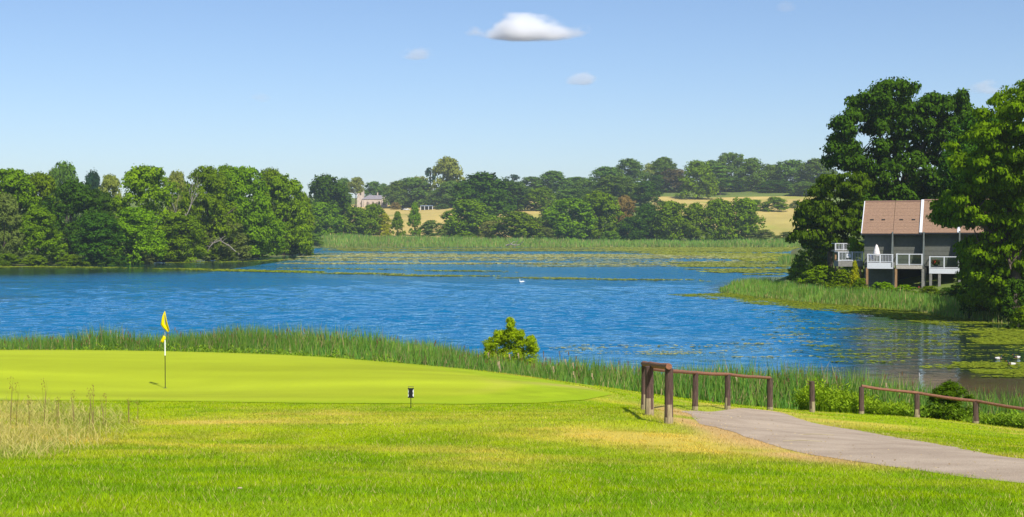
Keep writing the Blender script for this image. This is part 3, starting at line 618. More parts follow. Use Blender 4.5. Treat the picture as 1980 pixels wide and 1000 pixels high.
pad_patch(wpoly([(1840, 700), (2100, 705), (2100, 745), (1900, 730)]), 4000, 0.17, 255, 0.40, (5, 1.2), *GR)
pad_patch(wpoly([(1000, 672), (1250, 664), (1500, 640), (1640, 640), (1640, 720), (1250, 700)]), 14000, 0.13, 260, 0.66, (6, 1.2), (0.33, 0.36, 0.14), (0.46, 0.46, 0.22))
tag(link('lily_pads', np_mesh('lily_pads', np.concatenate(pv), np.concatenate(pf), M_GRASS, False, {'col': np.concatenate(pc)})), 'yellow green lily pads floating in patches on the lake', None, None, 'stuff')

# ------------------------------------------------------------------ trees and shrubs
def leaf_quads(P, Nn, size, r, asp=0.62):
    n = len(P); Nn = Nn / np.linalg.norm(Nn, axis=1, keepdims=True); a = r.normal(size=(n, 3)); T = np.cross(Nn, a); T /= np.linalg.norm(T, axis=1, keepdims=True); B = np.cross(Nn, T)
    s = size * (0.65 + 0.7 * r.random(n))[:, None]
    V = np.stack([P - T * s, P - B * s * asp + T * s * .1, P + T * s, P + B * s * asp + T * s * .1], 1).reshape(-1, 3)
    return V, np.arange(4 * n).reshape(-1, 4)
PROFILE = {
    'round': lambda z: 0.5 * np.sqrt(np.clip(1 - (np.where(z < .42, (z - .42) * .75, (z - .42) * 1.0) / .58) ** 2, 0, 1)),
    'dome': lambda z: 0.5 * np.sqrt(np.clip(1 - z ** 2.4, 0, 1)),
    'oval': lambda z: 0.46 * np.sin(np.pi * np.clip(.10 + .88 * z, 0, 1)) ** .65,
    'cone': lambda z: 0.5 * np.clip(1.03 - z, 0, 1) ** .75,
    'cedar': lambda z: 0.5 * np.clip(1.15 - z * .75, 0, 1),
    'umbrella': lambda z: 0.5 * np.sqrt(np.clip(1 - ((z - .62) / .38) ** 2, 0, 1)),
}
def crown(name, shape, seed, n_lobe, n_sub, n_leaf, size, rl=(.09, .16), rs=.045, flat=.8, lobes=None, inner=0.25):
    r = np.random.default_rng(seed); prof = PROFILE[shape]
    if lobes is None:
        z = r.random(n_lobe) ** .85 * .92 + .04
        if shape == 'umbrella': z = .55 + .4 * r.random(n_lobe)
        if shape == 'cedar': z = np.array([.30, .48, .63, .78, .92])[r.integers(0, 5, n_lobe)] + r.normal(0, .012, n_lobe)
        a = r.random(n_lobe) * 2 * np.pi; lr = r.uniform(*rl, n_lobe); rad = np.maximum(prof(z) - lr * .75, .0) * np.where(r.random(n_lobe) < inner, r.random(n_lobe) * .7, .82 + .18 * r.random(n_lobe))
        if shape == 'cedar': rad = prof(z) * np.sqrt(r.random(n_lobe)) * .85
        z = np.clip(z, lr * .5, 1 - lr * .8)
        L = np.stack([np.cos(a) * rad, np.sin(a) * rad, z], 1)
    else:
        L = np.array([q[:3] for q in lobes]); lr = np.array([q[3] for q in lobes]); n_lobe = len(L)
    li = np.repeat(np.arange(n_lobe), n_sub); d = r.normal(size=(len(li), 3)); d[:, 2] = d[:, 2] * .9 + .35; d /= np.linalg.norm(d, axis=1, keepdims=True)
    S = L[li] + d * lr[li][:, None] * (.72 + .33 * r.random(len(li)))[:, None] * np.array([1, 1, flat])
    stint = .82 + .36 * r.random(len(li)); sr = rs * (.6 + .8 * r.random(len(li)))
    si = np.repeat(np.arange(len(S)), n_leaf); e = r.normal(size=(len(si), 3)); e /= np.linalg.norm(e, axis=1, keepdims=True)
    P = S[si] + e * (sr[si] * (.35 + .85 * r.random(len(si))))[:, None] * np.array([1.15, 1.15, .75 * flat / .8])
    out = d[li.shape[0] * 0 + si]
    Nn = e * .55 + out * .55 + np.array([0, 0, .35]) + r.normal(size=(len(si), 3)) * .38
    V, Fc = leaf_quads(P, Nn, size, r); tint = np.repeat(stint[si] * (.78 + .44 * r.random(len(si))), 4)
    V[:, 2] = np.maximum(V[:, 2], 0.0)
    me = np_mesh(name, V, Fc, LEAF['g'], False, {'tint': tint}); return me, L

def trunk_mesh(name, seed, top=.72, rad=.022, limbs=6, spread=.28):
    r = random.Random(seed); m = MB(); pts = [Vector((0, 0, -.02))]; 
    for i in range(1, 7): pts.append(Vector((pts[-1].x + r.uniform(-.012, .012), pts[-1].y + r.uniform(-.012, .012), top * i / 6)))
    m.tube(pts, [rad * (1.35 if i == 0 else 1.0 - .13 * i) for i in range(7)], 7)
    for i in range(limbs):
        k = r.randint(2, 5); p = pts[k]; a = i * 2.4 + r.random(); L = spread * r.uniform(.7, 1.1)
        q = p + Vector((math.cos(a) * L * .5, math.sin(a) * L * .5, .09)); e = p + Vector((math.cos(a) * L, math.sin(a) * L, .2))
        m.tube([p, q, e], [rad * .45, rad * .32, rad * .12], 5, cap=False)
    return m.mesh(name, M_BARK)
TRUNKS = [trunk_mesh('trunk', s) for s in (1, 2, 3)]
TALL_TRUNK = trunk_mesh('trunk', 5, .9, .02, 8, .2)

CR = {}
for i in range(4): CR['far%d' % i] = crown('crown', ['round', 'dome', 'oval', 'round'][i], 300 + i, 62, 10, 17, .026, (.10, .17), .055, .95, inner=.35)[0]
for i in range(5): CR['mid%d' % i] = crown('crown', ['dome', 'round', 'dome', 'oval', 'round'][i], 320 + i, 84, 12, 20, .0175, (.085, .15), .042, .72, inner=.3)[0]
CR['cone'] = crown('crown', 'cone', 340, 60, 9, 20, .021, (.07, .11), .045)[0]
CR['cedar'] = crown('crown', 'cedar', 341, 90, 9, 18, .022, (.08, .13), .045, .30)[0]
CR['umbrella'] = crown('crown', 'umbrella', 342, 22, 9, 20, .022, (.10, .15), .045, .6)[0]
for i in range(2): CR['bush%d' % i] = crown('crown', 'dome', 350 + i, 46, 12, 22, .022, (.08, .16), .05)[0]
CR['leafy'] = crown('crown', 'dome', 355, 56, 13, 24, .018, (.05, .15), .042, 1.0)[0]

def tree(name, label, px, d, top, w, kind, col, base_row=None, cb=0.06, trunk=True, group=None, cat='tree', seed=None, tr=None, depth=None):
    x = wx(px, d); z = gz(x, d) - 0.1; H = wz(top, d) - z; W = w * d / F
    t = empty(name, (x, d, z), 0.0)
    c = link('crown', CR[kind], t); c.location = (0, 0, H * cb); c.scale = (W, depth or W, H * (1 - cb)); c.rotation_euler = (0, 0, (px * 0.37 + d * .11) % 6.28)
    if depth: c.rotation_euler = (0, 0, 0)
    c.material_slots[0].link = 'OBJECT'; c.material_slots[0].material = LEAF[col]
    if trunk:
        k = link('trunk', tr or TRUNKS[int(px) % 3], t); k.scale = (H, H, H); k.rotation_euler = (0, 0, px % 6.0)
    tag(t, label, cat, group); return t
def shrub(label, px, d, top, w, kind, col, name='shrub', base=None, depth=None):
    x = wx(px, d); z = (gz(x, d) if base is None else base) - 0.05; H = wz(top, d) - z; W = w * d / F
    c = link(name, CR[kind]); c.location = (x, d, z); c.scale = (W, depth or W, H); c.rotation_euler = (0, 0, 0 if depth else (px * .37) % 6.28)
    c.material_slots[0].link = 'OBJECT'; c.material_slots[0].material = LEAF[col]
    return tag(c, label, 'shrub')

LEAF['m'] = leaf_mat('leaf_maple', (0.128, 0.222, 0.003))
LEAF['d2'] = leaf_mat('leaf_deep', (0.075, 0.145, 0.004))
GL = 'trees on the wooded point across the lake'
for a in [  # label, px, d, top, w, kind, colour
    ('green tree at the picture edge of the wooded point, behind the pale willow', 22, 350, 326, 130, 'mid0', 'g'),
    ('green tree with a low rounded top, second from the left of the wooded point', 75, 362, 334, 100, 'mid1', 'g'),
    ('darker green tree of the wooded point below the distant rounded crown', 138, 352, 348, 120, 'mid4', 'd'),
    ('dark tree filling the gap left of the pale lime tree', 195, 372, 366, 90, 'mid2', 'd'),
    ('bright green broad tree standing tallest just right of the pale lime tree', 285, 368, 321, 140, 'mid1', 'b'),
    ('green tree right of the bare white dead tree', 402, 388, 321, 120, 'mid4', 'g'),
    ('green broad topped tree in the middle of the wooded point', 470, 410, 322, 130, 'mid0', 'g'),
    ('dark green tree peeping out between the two broad trees of the point', 437, 430, 320, 80, 'mid3', 'g'),
    ('bright yellow green tree near the right tip of the wooded point', 548, 452, 338, 112, 'mid2', 'b'),
    ('green tree closing the right tip of the wooded point', 582, 470, 372, 62, 'mid3', 'b'),
    ('green tree sloping down behind the bright tree at the tip', 522, 455, 326, 80, 'mid1', 'g'),
    ('low green tree at the waterline under the second tree from the left', 75, 338, 402, 110, 'mid2', 'g'),
    ('low dark tree at the waterline below the pale lime tree', 190, 342, 412, 120, 'mid0', 'd'),
    ('low bright tree at the waterline below the tallest bright green tree', 260, 350, 400, 120, 'mid4', 'b'),
    ('low green tree at the waterline below the bare dead tree', 350, 366, 415, 110, 'mid1', 'g'),
    ('low tree leaning over the water in the middle of the point', 500, 416, 405, 110, 'mid4', 'g'),
    ('low green tree under the bright yellow green tree at the tip', 565, 458, 420, 84, 'mid2', 'g'),
]:
    tree('broadleaf_tree', a[0], *a[1:], group=GL, cb=.02)
tree('willow_tree', 'pale grey green willow low at the picture edge of the wooded point', 8, 334, 374, 84, 'mid0', 'o', cb=.02)
tree('willow_tree', 'grey olive sallow with dead boughs at the waterline of the point', 432, 388, 424, 110, 'mid2', 'o', cb=.02)
tree('lime_tree', 'pale olive lime tree rising between darker trees of the point', 213, 440, 338, 66, 'mid3', 'p')
tree('lime_tree', 'pale olive crown peeping out behind the bare dead tree', 343, 470, 331, 56, 'mid1', 'p')
tree('broadleaf_tree', 'distant blue green rounded crown above the wooded point', 128, 560, 317, 64, 'far0', 'f')
tree('broadleaf_tree', 'distant blue green crown right beside the rounded one, lower', 104, 585, 330, 44, 'far1', 'f')
tree('cedar_tree', 'dark blue cedar with flat top beyond the wooded point', 177, 580, 332, 44, 'far3', 'k')
for a in [('low bush at the picture edge of the far left waterline', 12, 329, 490, 60, 'bush0', 'g'), ('low yellow green bush at the left waterline, second from picture edge', 62, 331, 493, 60, 'bush1', 'b'),
          ('low green bush at the waterline under the dark tree', 140, 335, 492, 70, 'bush0', 'g'), ('low green bush at the waterline under the pale lime tree', 205, 339, 490, 70, 'bush1', 'd'),
          ('pale bush at the waterline under the tallest bright tree', 278, 351, 486, 62, 'bush0', 'o'), ('small bright bush at the waterline left of the grey sallow', 335, 363, 484, 40, 'bush1', 'b'),
          ('rounded bush at the water left of the dead boughs', 428, 386, 472, 60, 'bush0', 'g'), ('bush hanging over the water at the tip of the point', 575, 462, 460, 66, 'bush1', 'g'),
          ('dark bush at the waterline right of the dead boughs', 490, 408, 476, 62, 'bush1', 'd')]:
    shrub(*a)

# bare dead tree and boughs on the point
def dead_tree(label, px, d, base_row, top, seed, name='dead_tree', spread=.35):
    r = random.Random(seed); x = wx(px, d); z0 = gz(x, d); H = wz(top, d) - z0; m = MB()
    def grow(p, dr, L, rad, dep):
        e = p + dr * L; mid = p + dr * L * .5 + Vector((r.uniform(-.05, .05), r.uniform(-.05, .05), 0)) * L
        m.tube([p, mid, e], [rad, rad * .8, rad * .6], 6, cap=False)
        if dep: 
            for i in range(3): grow(p + dr * L * r.uniform(.55, 1), (dr + Vector((r.uniform(-1, 1), r.uniform(-1, 1), r.uniform(-.1, .5))) * .55).normalized(), L * r.uniform(.4, .65), rad * .5, dep - 1)
    grow(Vector((0, 0, -.2)), Vector((.03, 0, 1)), H * .55, H * .011, 3)
    return tag(m.build(name, M_DEADWOOD, None, (x, d, z0)), label, 'dead tree')
dead_tree('bare pale dead tree standing among the green trees of the point', 356, 372, 0, 333, 5)
def bough(label, pts, rad, seed):
    r = random.Random(seed); P = [Vector(wp(*p)) for p in pts]; m = MB(); o = P[0].copy(); Q = [p - o for p in P]
    m.tube(Q, [rad * (1 - .6 * i / (len(Q) - 1)) for i in range(len(Q))], 6)
    for i in range(1, len(Q)):
        for k in range(2):
            e = Q[i] + Vector((r.uniform(-1, 1), r.uniform(-1, 1), r.uniform(-.3, 1))) * rad * 9; m.tube([Q[i], (Q[i] + e) / 2 + Vector((0, 0, rad)), e], [rad * .4, rad * .3, rad * .1], 5, cap=False)
    return tag(m.build('dead_bough', M_DEADWOOD, None, o), label, 'dead branch')
bough('pale dead bough arching over the water before the grey sallow', [(462, 492, 383), (452, 484, 382), (444, 476, 381), (430, 468, 381), (420, 462, 382)], .20, 3)
bough('short pale dead bough dipping to the water left of the grey sallow', [(400, 490, 372), (405, 478, 371), (412, 470, 371), (424, 466, 372)], .2, 4)
bough('pale driftwood branches lying at the edge of the far reeds', [(978, 475, 630), (988, 472, 630), (996, 474.5, 630), (1006, 473, 630)], .4, 6)

# far shore and hill trees
far_rows = [
    ('tall dark tree right behind the tip of the wooded point', 632, 720, 342, 84, 'far1', 'd'), ('lower dark tree beside the straw strip left of the church', 662, 735, 372, 34, 'far2', 'd'),
    ('green tree at the far reeds next to the tip of the point', 625, 665, 393, 62, 'far0', 'g'), ('dark round tree on the skyline left of the church', 662, 1060, 345, 30, 'far3', 'f'),
    ('green tree before the church, left of the two', 690, 682, 402, 60, 'far0', 'g'), ('green tree before the church, right of the two', 722, 690, 396, 44, 'far2', 'g'),
    ('dark tree on the skyline just behind the church roof', 722, 1110, 352, 34, 'far0', 'f'), ('dark tree on the skyline right behind the church gable', 742, 1130, 356, 24, 'far1', 'f'),
    ('dark tree right beside the church gable', 768, 1035, 352, 50, 'far1', 'f'), ('large dark tree with pale top between church and tall lime', 798, 1040, 345, 66, 'far0', 'f'),
    ('pale topped tree on the skyline left of the tall lime', 815, 1090, 342, 40, 'far3', 'p'), ('large dark broad tree below the skyline, right of the tall lime', 932, 770, 337, 110, 'far1', 'd'),
    ('dark green tree at the far reeds under the large broad tree', 908, 690, 388, 84, 'far0', 'g'), ('bluish tree on the skyline right of the tall lime', 893, 1060, 352, 50, 'far2', 'f'),
    ('yellowish tree at the far reeds right of the dark one', 955, 672, 428, 46, 'far3', 'p'), ('green drooping tree at the far reeds above the driftwood', 1000, 664, 411, 86, 'far1', 'g'),
    ('dark tree left of the small lighter round tree', 985, 860, 352, 66, 'far0', 'd'), ('lighter round tree standing before the dark skyline wood', 1043, 860, 363, 50, 'far3', 'g'),
    ('dark tree on the skyline above the lighter round tree', 1070, 1060, 332, 66, 'far1', 'f'), ('dark tree on the skyline left of the rising wood', 1030, 1080, 343, 60, 'far0', 'f'),
    ('low dark tree on the skyline where the wood begins to rise', 1115, 1080, 343, 56, 'far2', 'f'), ('bluish tree under the skyline behind the green far shore trees', 1100, 900, 365, 70, 'far3', 'f'),
    ('large green tree at the far reeds with a trunk at the water', 1102, 672, 386, 88, 'far0', 'g'), ('large green tree at the far reeds left of the brown one', 1158, 676, 374, 80, 'far2', 'g'),
    ('pale tree low at the far reeds left of the large green tree', 1060, 690, 405, 50, 'far3', 'o'), ('dark tree low behind the driftwood tree', 1022, 690, 418, 40, 'far2', 'd'),
    ('olive tree on the skyline of the rising wood', 1172, 1060, 324, 70, 'far1', 'f'), ('dark round tree at the top of the rising wood', 1217, 1080, 309, 60, 'far0', 'f'),
    ('dark tree below the round tree of the rising wood', 1190, 900, 340, 80, 'far3', 'f'), ('dark tree behind the brown tree', 1245, 900, 352, 66, 'far1', 'd'),
    ('bluish dark conical tree on the skyline of the right wood', 1284, 1090, 306, 52, 'far2', 'f'), ('pale tree top showing between two skyline trees', 1256, 1120, 316, 30, 'far3', 'p'),
    ('dark tree above the left end of the upper straw field', 1275, 1050, 340, 50, 'far0', 'd'), ('reddish brown tree in the wood above the upper straw field', 1305, 1050, 328, 56, 'far3', 'r2'),
    ('green oak standing forward on the upper straw field', 1348, 985, 313, 66, 'far1', 'g'), ('dark tree between the field oak and the flat cedar', 1376, 1090, 312, 46, 'far2', 'f'),
    ('tall tree highest on the right skyline behind the cedar', 1415, 1140, 297, 54, 'far0', 'f'), ('dark tree right beside the flat cedar', 1452, 1060, 308, 60, 'far1', 'f'),
    ('dark tree on the skyline, second right of the cedar', 1490, 1080, 318, 54, 'far3', 'f'), ('dark broad tree on the skyline, third right of the cedar', 1528, 1075, 311, 62, 'far0', 'f'),
    ('dark tree on the skyline next to the big oak', 1578, 1060, 309, 74, 'far1', 'f'), ('dark low tree at the right end of the upper straw field', 1555, 1010, 352, 60, 'far2', 'f'),
    ('dark shaded low tree right behind the field oak', 1410, 1055, 345, 60, 'far3', 'd'), ('dark low tree under the third skyline tree', 1500, 1045, 350, 70, 'far1', 'd'),
    ('dark tree at the far reeds right of the brown tree', 1252, 690, 396, 62, 'far2', 'd'), ('green tree at the far reeds below the field oak, leftmost of four', 1300, 676, 391, 66, 'far0', 'g'),
    ('green tree at the far reeds below the field oak, second of four', 1345, 672, 395, 56, 'far1', 'g'), ('green tree at the far reeds below the cedar, third of four', 1388, 674, 387, 60, 'far2', 'g'),
    ('green tree at the far reeds left of the pale willow scrub, last of four', 1434, 676, 384, 70, 'far3', 'g'),
    ('dark tree low at the far reeds before the green brown tree', 1222, 672, 420, 50, 'far0', 'd'),
    ('dark tree on the skyline just left of the umbrella pine', 960, 1080, 350, 50, 'far3', 'f'), ('dark tree filling the slope under the umbrella pine', 1010, 960, 362, 60, 'far1', 'f'),
    ('dark tree in the rising wood below the skyline olive tree', 1140, 980, 350, 60, 'far0', 'f'),
]
LEAF['r2'] = leaf_mat('leaf_reddish', (0.115, 0.095, 0.040))
for a in far_rows:
    a = a[:4] + (a[4] * 1.28,) + a[5:]
    tree('broadleaf_tree', *a, group='trees along the far shore and hill', cb=.03)
tree('brown_tree', 'dying brown leaved tree between green trees at the far reeds', 1208, 690, 381, 58, 'far2', 'r', cb=.03)
tree('lime_tree', 'very tall pale green lime tree highest on the left skyline', 866, 1030, 307, 74, 'far2', 'p', cb=.02)
tree('lime_tree', 'dark lower half of the wood right beneath the tall lime', 872, 1010, 352, 92, 'far1', 'f', cb=.02)
tree('pine_tree', 'thin dark pine with a ragged top left of the tall lime', 832, 1060, 322, 24, 'umbrella', 'k', cb=.1, tr=TALL_TRUNK)
tree('umbrella_pine', 'lone dark umbrella shaped pine on the skyline', 990, 1300, 336, 36, 'umbrella', 'k', cb=.02, tr=TALL_TRUNK)
tree('cedar_tree', 'flat layered cedar with a dark trunk above the straw field', 1392, 1025, 318, 66, 'cedar', 'f', cb=.05, tr=TALL_TRUNK)
tree('broadleaf_tree', 'tall tree with a bare trunk and high crown standing before the church tower', 688, 1030, 343, 34, 'far3', 'p', cb=.50, tr=TALL_TRUNK)
tree('conical_tree', 'small pointed tree at the far reeds, left of the taller pointed one', 769, 682, 409, 40, 'cone', 'g', cb=.02)
tree('conical_tree', 'taller pointed tree at the far reeds beside the straw field', 802, 688, 392, 42, 'cone', 'g', cb=.02)
for a in [('yellow gorse bush between trees below the church', 743, 690, 412, 34, 'bush0', 'y'), ('small yellow bush at the far reeds under the gorse', 746, 668, 447, 24, 'bush1', 'y'), ('pale green bush at the far reeds below the shed', 836, 672, 426, 56, 'bush1', 'o'),
          ('bright low bush at the far reeds before the pale one', 900, 664, 450, 50, 'bush0', 'b'), ('dark rounded hedge bush on the right straw field, left one', 1462, 855, 386, 46, 'bush0', 'g'), ('dark rounded hedge bush on the right straw field, right one', 1500, 850, 381, 58, 'bush1', 'g'),
          ('small brown bush at the right end of the field hedge', 1538, 880, 388, 26, 'bush0', 'o'), ('pale willow scrub at the far reeds under the right straw field', 1478, 668, 444, 64, 'bush1', 'o'), ('pale scrub at the far reeds closest to the oak bank', 1522, 660, 448, 56, 'bush0', 'o'),
          ('low bush at the far reeds under the brown tree', 1180, 664, 446, 40, 'bush0', 'g'), ('pale scrub between trees right of the driftwood', 1058, 664, 440, 50, 'bush1', 'o'), ('reddish bush beside the church gable', 765, 1020, 391, 20, 'bush0', 'r'),
          ('dark clipped bush before the church wall', 733.5, 1040, 389, 6, 'bush1', 'd'), ('low scrub at the foot of the tip of the point', 600, 640, 450, 60, 'bush0', 'g'), ('dark scrub in the wood edge beside the shed', 856, 995, 394, 30, 'bush1', 'f'),
          ('low green scrub on the slope below the shed', 862, 700, 436, 44, 'bush0', 'g'), ('low green scrub beside the straw strip below the church', 668, 672, 452, 40, 'bush1', 'g')]:
    shrub(*a)

# right bank: big oak, its neighbours, the near overhanging tree
def lobes_from(px_list, d, base_z, W, H, px0):
    """clump centres given as (px,row,radius px, depth offset m) -> unit crown space"""
    out = []
    for p, rw, rp, dy in px_list:
        x = wx(p, d) - wx(px0, d); z = wz(rw, d) - base_z; out.append((x / W, dy / W, z / H, rp * d / F / W))
    return out
def big_tree(name, label, px0, d, H, W, pl, col, seed, n_sub, n_leaf, size, rs, flat, trunk_r, limb_to, back=True, nsplit=6, shrink=1.08, dep=4.0, over=0):
    x0 = wx(px0, d); z0 = gz(x0, d) - .1; r = random.Random(seed); L = []
    for p, rw, rp in pl:
        rp *= shrink
        for q in range(nsplit):
            a_ = r.uniform(0, 6.28); e_ = rp * .62 * math.sqrt(r.random())
            L.append((p + math.cos(a_) * e_, rw + math.sin(a_) * e_ * .8, rp * r.uniform(.38, .62), r.uniform(-dep, dep * .6) + (over * (rw - 420) / 100.0 if over else 0)))
        if back: L.append((p + r.uniform(-10, 10), rw + r.uniform(-5, 15), rp * .8, r.uniform(1, dep)))
    lob = lobes_from(L, d, z0, W, H, px0); lob = [(a, b, c, q) for a, b, c, q in lob]
    me, _ = crown('crown', 'round', seed, 0, n_sub, n_leaf, size / W, rs=rs / W, flat=flat * W / H, lobes=lob)
    # crown space: x,y scaled by W, z by H
    t = empty(name, (x0, d, z0)); c = link('crown', me, t); c.scale = (W, W, H)
    c.material_slots[0].link = 'OBJECT'; c.material_slots[0].material = LEAF[col]
    m = MB(); fork = Vector((0, 0, H * .28)); m.tube([(0, 0, -.3), (H * .004, 0, H * .1), fork], [trunk_r * 1.4, trunk_r, trunk_r * .85], 10)
    for p, rw, dy in limb_to:
        e = Vector((wx(p, d) - x0, dy, wz(rw, d) - z0)); mid = fork.lerp(e, .5) + Vector((r.uniform(-.6, .6) * H / 25, r.uniform(-.6, .6) * H / 25, H * .03))
        m.tube([fork - Vector((0, 0, H * .024)), mid, e], [trunk_r * .55, trunk_r * .33, trunk_r * .1], 7, cap=False)
        for k in range(3):
            s = mid.lerp(e, r.uniform(.1, .8)); q = s + Vector((r.uniform(-2, 2), r.uniform(-2, 2), r.uniform(.5, 2.4))) * (H / 25); m.tube([s, q], [trunk_r * .14, trunk_r * .05], 5, cap=False)
    m.build('trunk', M_BARK, t); tag(t, label, 'tree'); return t
OAK = [(1712, 178, 26), (1745, 182, 26), (1688, 195, 22), (1735, 205, 28), (1662, 192, 14), (1700, 222, 24), (1760, 215, 22), (1778, 235, 20), (1648, 222, 14), (1690, 245, 20), (1730, 240, 20),
       (1628, 238, 15), (1636, 262, 18), (1620, 285, 20), (1645, 290, 18), (1618, 312, 16), (1640, 318, 20), (1668, 330, 24), (1700, 290, 22), (1735, 275, 20), (1770, 265, 18), (1790, 205, 18), (1808, 215, 16),
       (1815, 192, 14), (1822, 235, 20), (1848, 195, 15), (1858, 215, 14), (1845, 240, 18), (1800, 270, 22), (1840, 275, 22), (1780, 300, 24), (1820, 310, 26), (1740, 315, 26), (1705, 335, 26), (1770, 345, 28), (1735, 365, 26),
       (1690, 372, 26), (1665, 375, 22), (1810, 350, 28), (1850, 320, 26), (1860, 280, 20), (1850, 365, 26), (1680, 400, 22), (1660, 420, 22), (1720, 400, 20), (1780, 395, 24)]
big_tree('oak_tree', 'tall dark oak with sky gaps towering behind the lodges', 1735, 200, 28.5, 20, OAK, 'd', 401, 9, 20, .22, .62, .85, .75, [(1640, 290, -1), (1690, 240, 1), (1740, 200, 0), (1820, 220, 1), (1850, 250, 0), (1780, 290, 2), (1660, 330, -2)], shrink=1.2, nsplit=7)
MID = [(1590, 372, 22), (1620, 355, 22), (1645, 370, 20), (1572, 400, 22), (1605, 400, 26), (1640, 405, 24), (1562, 430, 20), (1592, 435, 24), (1625, 440, 24), (1652, 440, 20), (1575, 462, 20), (1608, 470, 24), (1640, 470, 20), (1600, 350, 14), (1660, 350, 18), (1550, 452, 14), (1560, 410, 14)]
big_tree('broadleaf_tree', 'mid green tree left of the lodges in front of the tall oak', 1605, 190, 15, 9, MID, 'd2', 402, 9, 20, .21, .55, .7, .4, [(1580, 400, 0), (1630, 380, 1), (1600, 360, -1)])
MAPLE = [(1968, 172, 26), (1945, 195, 26), (1925, 218, 22), (1905, 228, 18), (1960, 225, 30), (1990, 200, 34), (1895, 262, 22), (1925, 262, 26), (1958, 268, 28), (1990, 260, 34), (1862, 272, 18), (1875, 300, 26), (1905, 302, 28), (1940, 305, 30), (1975, 310, 30), (1858, 318, 18),
         (1865, 340, 26), (1900, 345, 30), (1940, 350, 32), (1980, 350, 34), (1862, 375, 24), (1895, 385, 30), (1930, 390, 30), (1970, 392, 34), (1832, 392, 11), (1822, 406, 11), (1842, 412, 18), (1865, 420, 18), (1905, 425, 24), (1940, 432, 30), (1975, 438, 34), (1838, 428, 10),
         (1888, 468, 18), (1878, 486, 13), (1912, 470, 28), (1950, 478, 30), (1985, 478, 32), (1900, 505, 24), (1935, 515, 28), (1970, 520, 32), (1890, 530, 20), (1920, 550, 26), (1955, 560, 30), (1990, 560, 30), (1905, 575, 20), (1940, 590, 24), (1985, 600, 26), (2020, 240, 40), (2030, 330, 44), (2030, 430, 44), (2030, 520, 40), (2010, 150, 24), (1955, 185, 18), (1990, 165, 20)]
big_tree('maple_tree', 'large bright green tree overhanging the lodges at the picture edge', 1962, 132, 23, 14, MAPLE, 'm', 403, 9, 30, .15, .50, .55, .6, [(1860, 380, -1), (1840, 410, -2), (1900, 300, 0), (1950, 230, 1), (1990, 250, 1), (1880, 470, -1), (1940, 520, -2), (2030, 400, 0)], over=2.6)
for a in [('dark green tree behind the lodge roofs at the right', 1845, 202, 330, 100, 'mid1', 'd'), ('dark tree behind the overhanging bright tree', 1905, 180, 215, 190, 'mid4', 'd'), ('dark tree standing behind the left lodge roof', 1700, 206, 345, 90, 'mid0', 'd'),
          ('dark tree right behind the middle lodge roof', 1770, 208, 340, 110, 'mid2', 'd'), ('dark tree under the overhanging bright tree at the bank', 1950, 141, 425, 180, 'mid2', 'd'), ('dark tree low right of the last lodge', 1912, 172, 440, 70, 'mid0', 'd'), ('dense green tree right of the large overhanging tree at the picture edge', 2062, 140, 205, 185, 'mid4', 'g'), ('tall green tree on the bank just outside the lodges to the right', 2110, 168, 170, 150, 'mid1', 'g')]:
    tree('broadleaf_tree', *a, group='trees on the lodge bank', cb=.02)
for a in [('dark green bush by the water left of the lodges', 1572, 192, 458, 84, 'bush0', 'g'), ('bright green bramble bank below the lower deck', 1590, 184, 514, 90, 'bush1', 'b'), ('yellow green bramble mound under the lower deck', 1625, 176, 520, 66, 'bush0', 'b'),
          ('pale green bush growing up behind the lower deck', 1652, 181, 459, 46, 'bush1', 'b'), ('low bramble under the first lodge balcony', 1706, 169, 545, 56, 'bush0', 'b'), ('low yellow green bramble under the second lodge balcony', 1752, 167, 551, 56, 'bush1', 'b'),
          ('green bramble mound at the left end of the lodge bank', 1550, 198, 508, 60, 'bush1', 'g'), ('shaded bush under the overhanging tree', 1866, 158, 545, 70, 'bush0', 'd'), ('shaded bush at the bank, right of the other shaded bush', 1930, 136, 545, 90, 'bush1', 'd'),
          ('green tuft of sedge at the picture edge below the overhanging tree', 1985, 124, 592, 60, 'bush0', 'g'), ('small bramble at the foot of the yellow conifer', 1665, 169.5, 538, 40, 'bush0', 'g')]:
    shrub(*a)
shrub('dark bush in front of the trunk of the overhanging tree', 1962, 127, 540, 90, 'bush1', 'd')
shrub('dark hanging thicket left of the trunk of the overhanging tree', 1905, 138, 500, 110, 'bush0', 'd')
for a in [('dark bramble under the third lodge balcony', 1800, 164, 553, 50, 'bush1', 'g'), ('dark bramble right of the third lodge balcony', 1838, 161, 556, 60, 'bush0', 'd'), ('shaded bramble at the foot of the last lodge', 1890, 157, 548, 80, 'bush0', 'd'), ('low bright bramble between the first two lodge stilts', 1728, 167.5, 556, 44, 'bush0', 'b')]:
    shrub(*a)
shrub('golden conical conifer shrub beside the first lodge balcony', 1653, 170.5, 504, 32, 'cone', 'y', 'golden_conifer')
WIL = [(985, 640, 8), (972, 650, 9), (997, 648, 8), (960, 662, 10), (984, 662, 12), (1010, 660, 9), (1024, 668, 7), (948, 672, 8), (970, 680, 12), (1002, 678, 12), (988, 628, 5), (986, 620, 3), (1008, 645, 4), (964, 648, 4), (1026, 656, 4), (1030, 680, 9), (944, 684, 8), (980, 696, 14), (1012, 696, 14), (955, 694, 12), (968, 710, 14), (1000, 712, 14), (985, 720, 14), (1026, 704, 12), (942, 702, 12)]
big_tree('willow_bush', 'bright green willow bush standing in the near reeds', 986, 74, 2.8, 2.6, WIL, 'w', 405, 10, 18, .042, .11, 1.0, .03, [(985, 640, 0), (960, 665, 0), (1015, 665, 0)], nsplit=7, shrink=1.5, dep=.9)['category'] = 'bush'
shrub('round green bush behind the low railed fence', 1840, 51.0, 739, 106, 'leafy', 'd2')

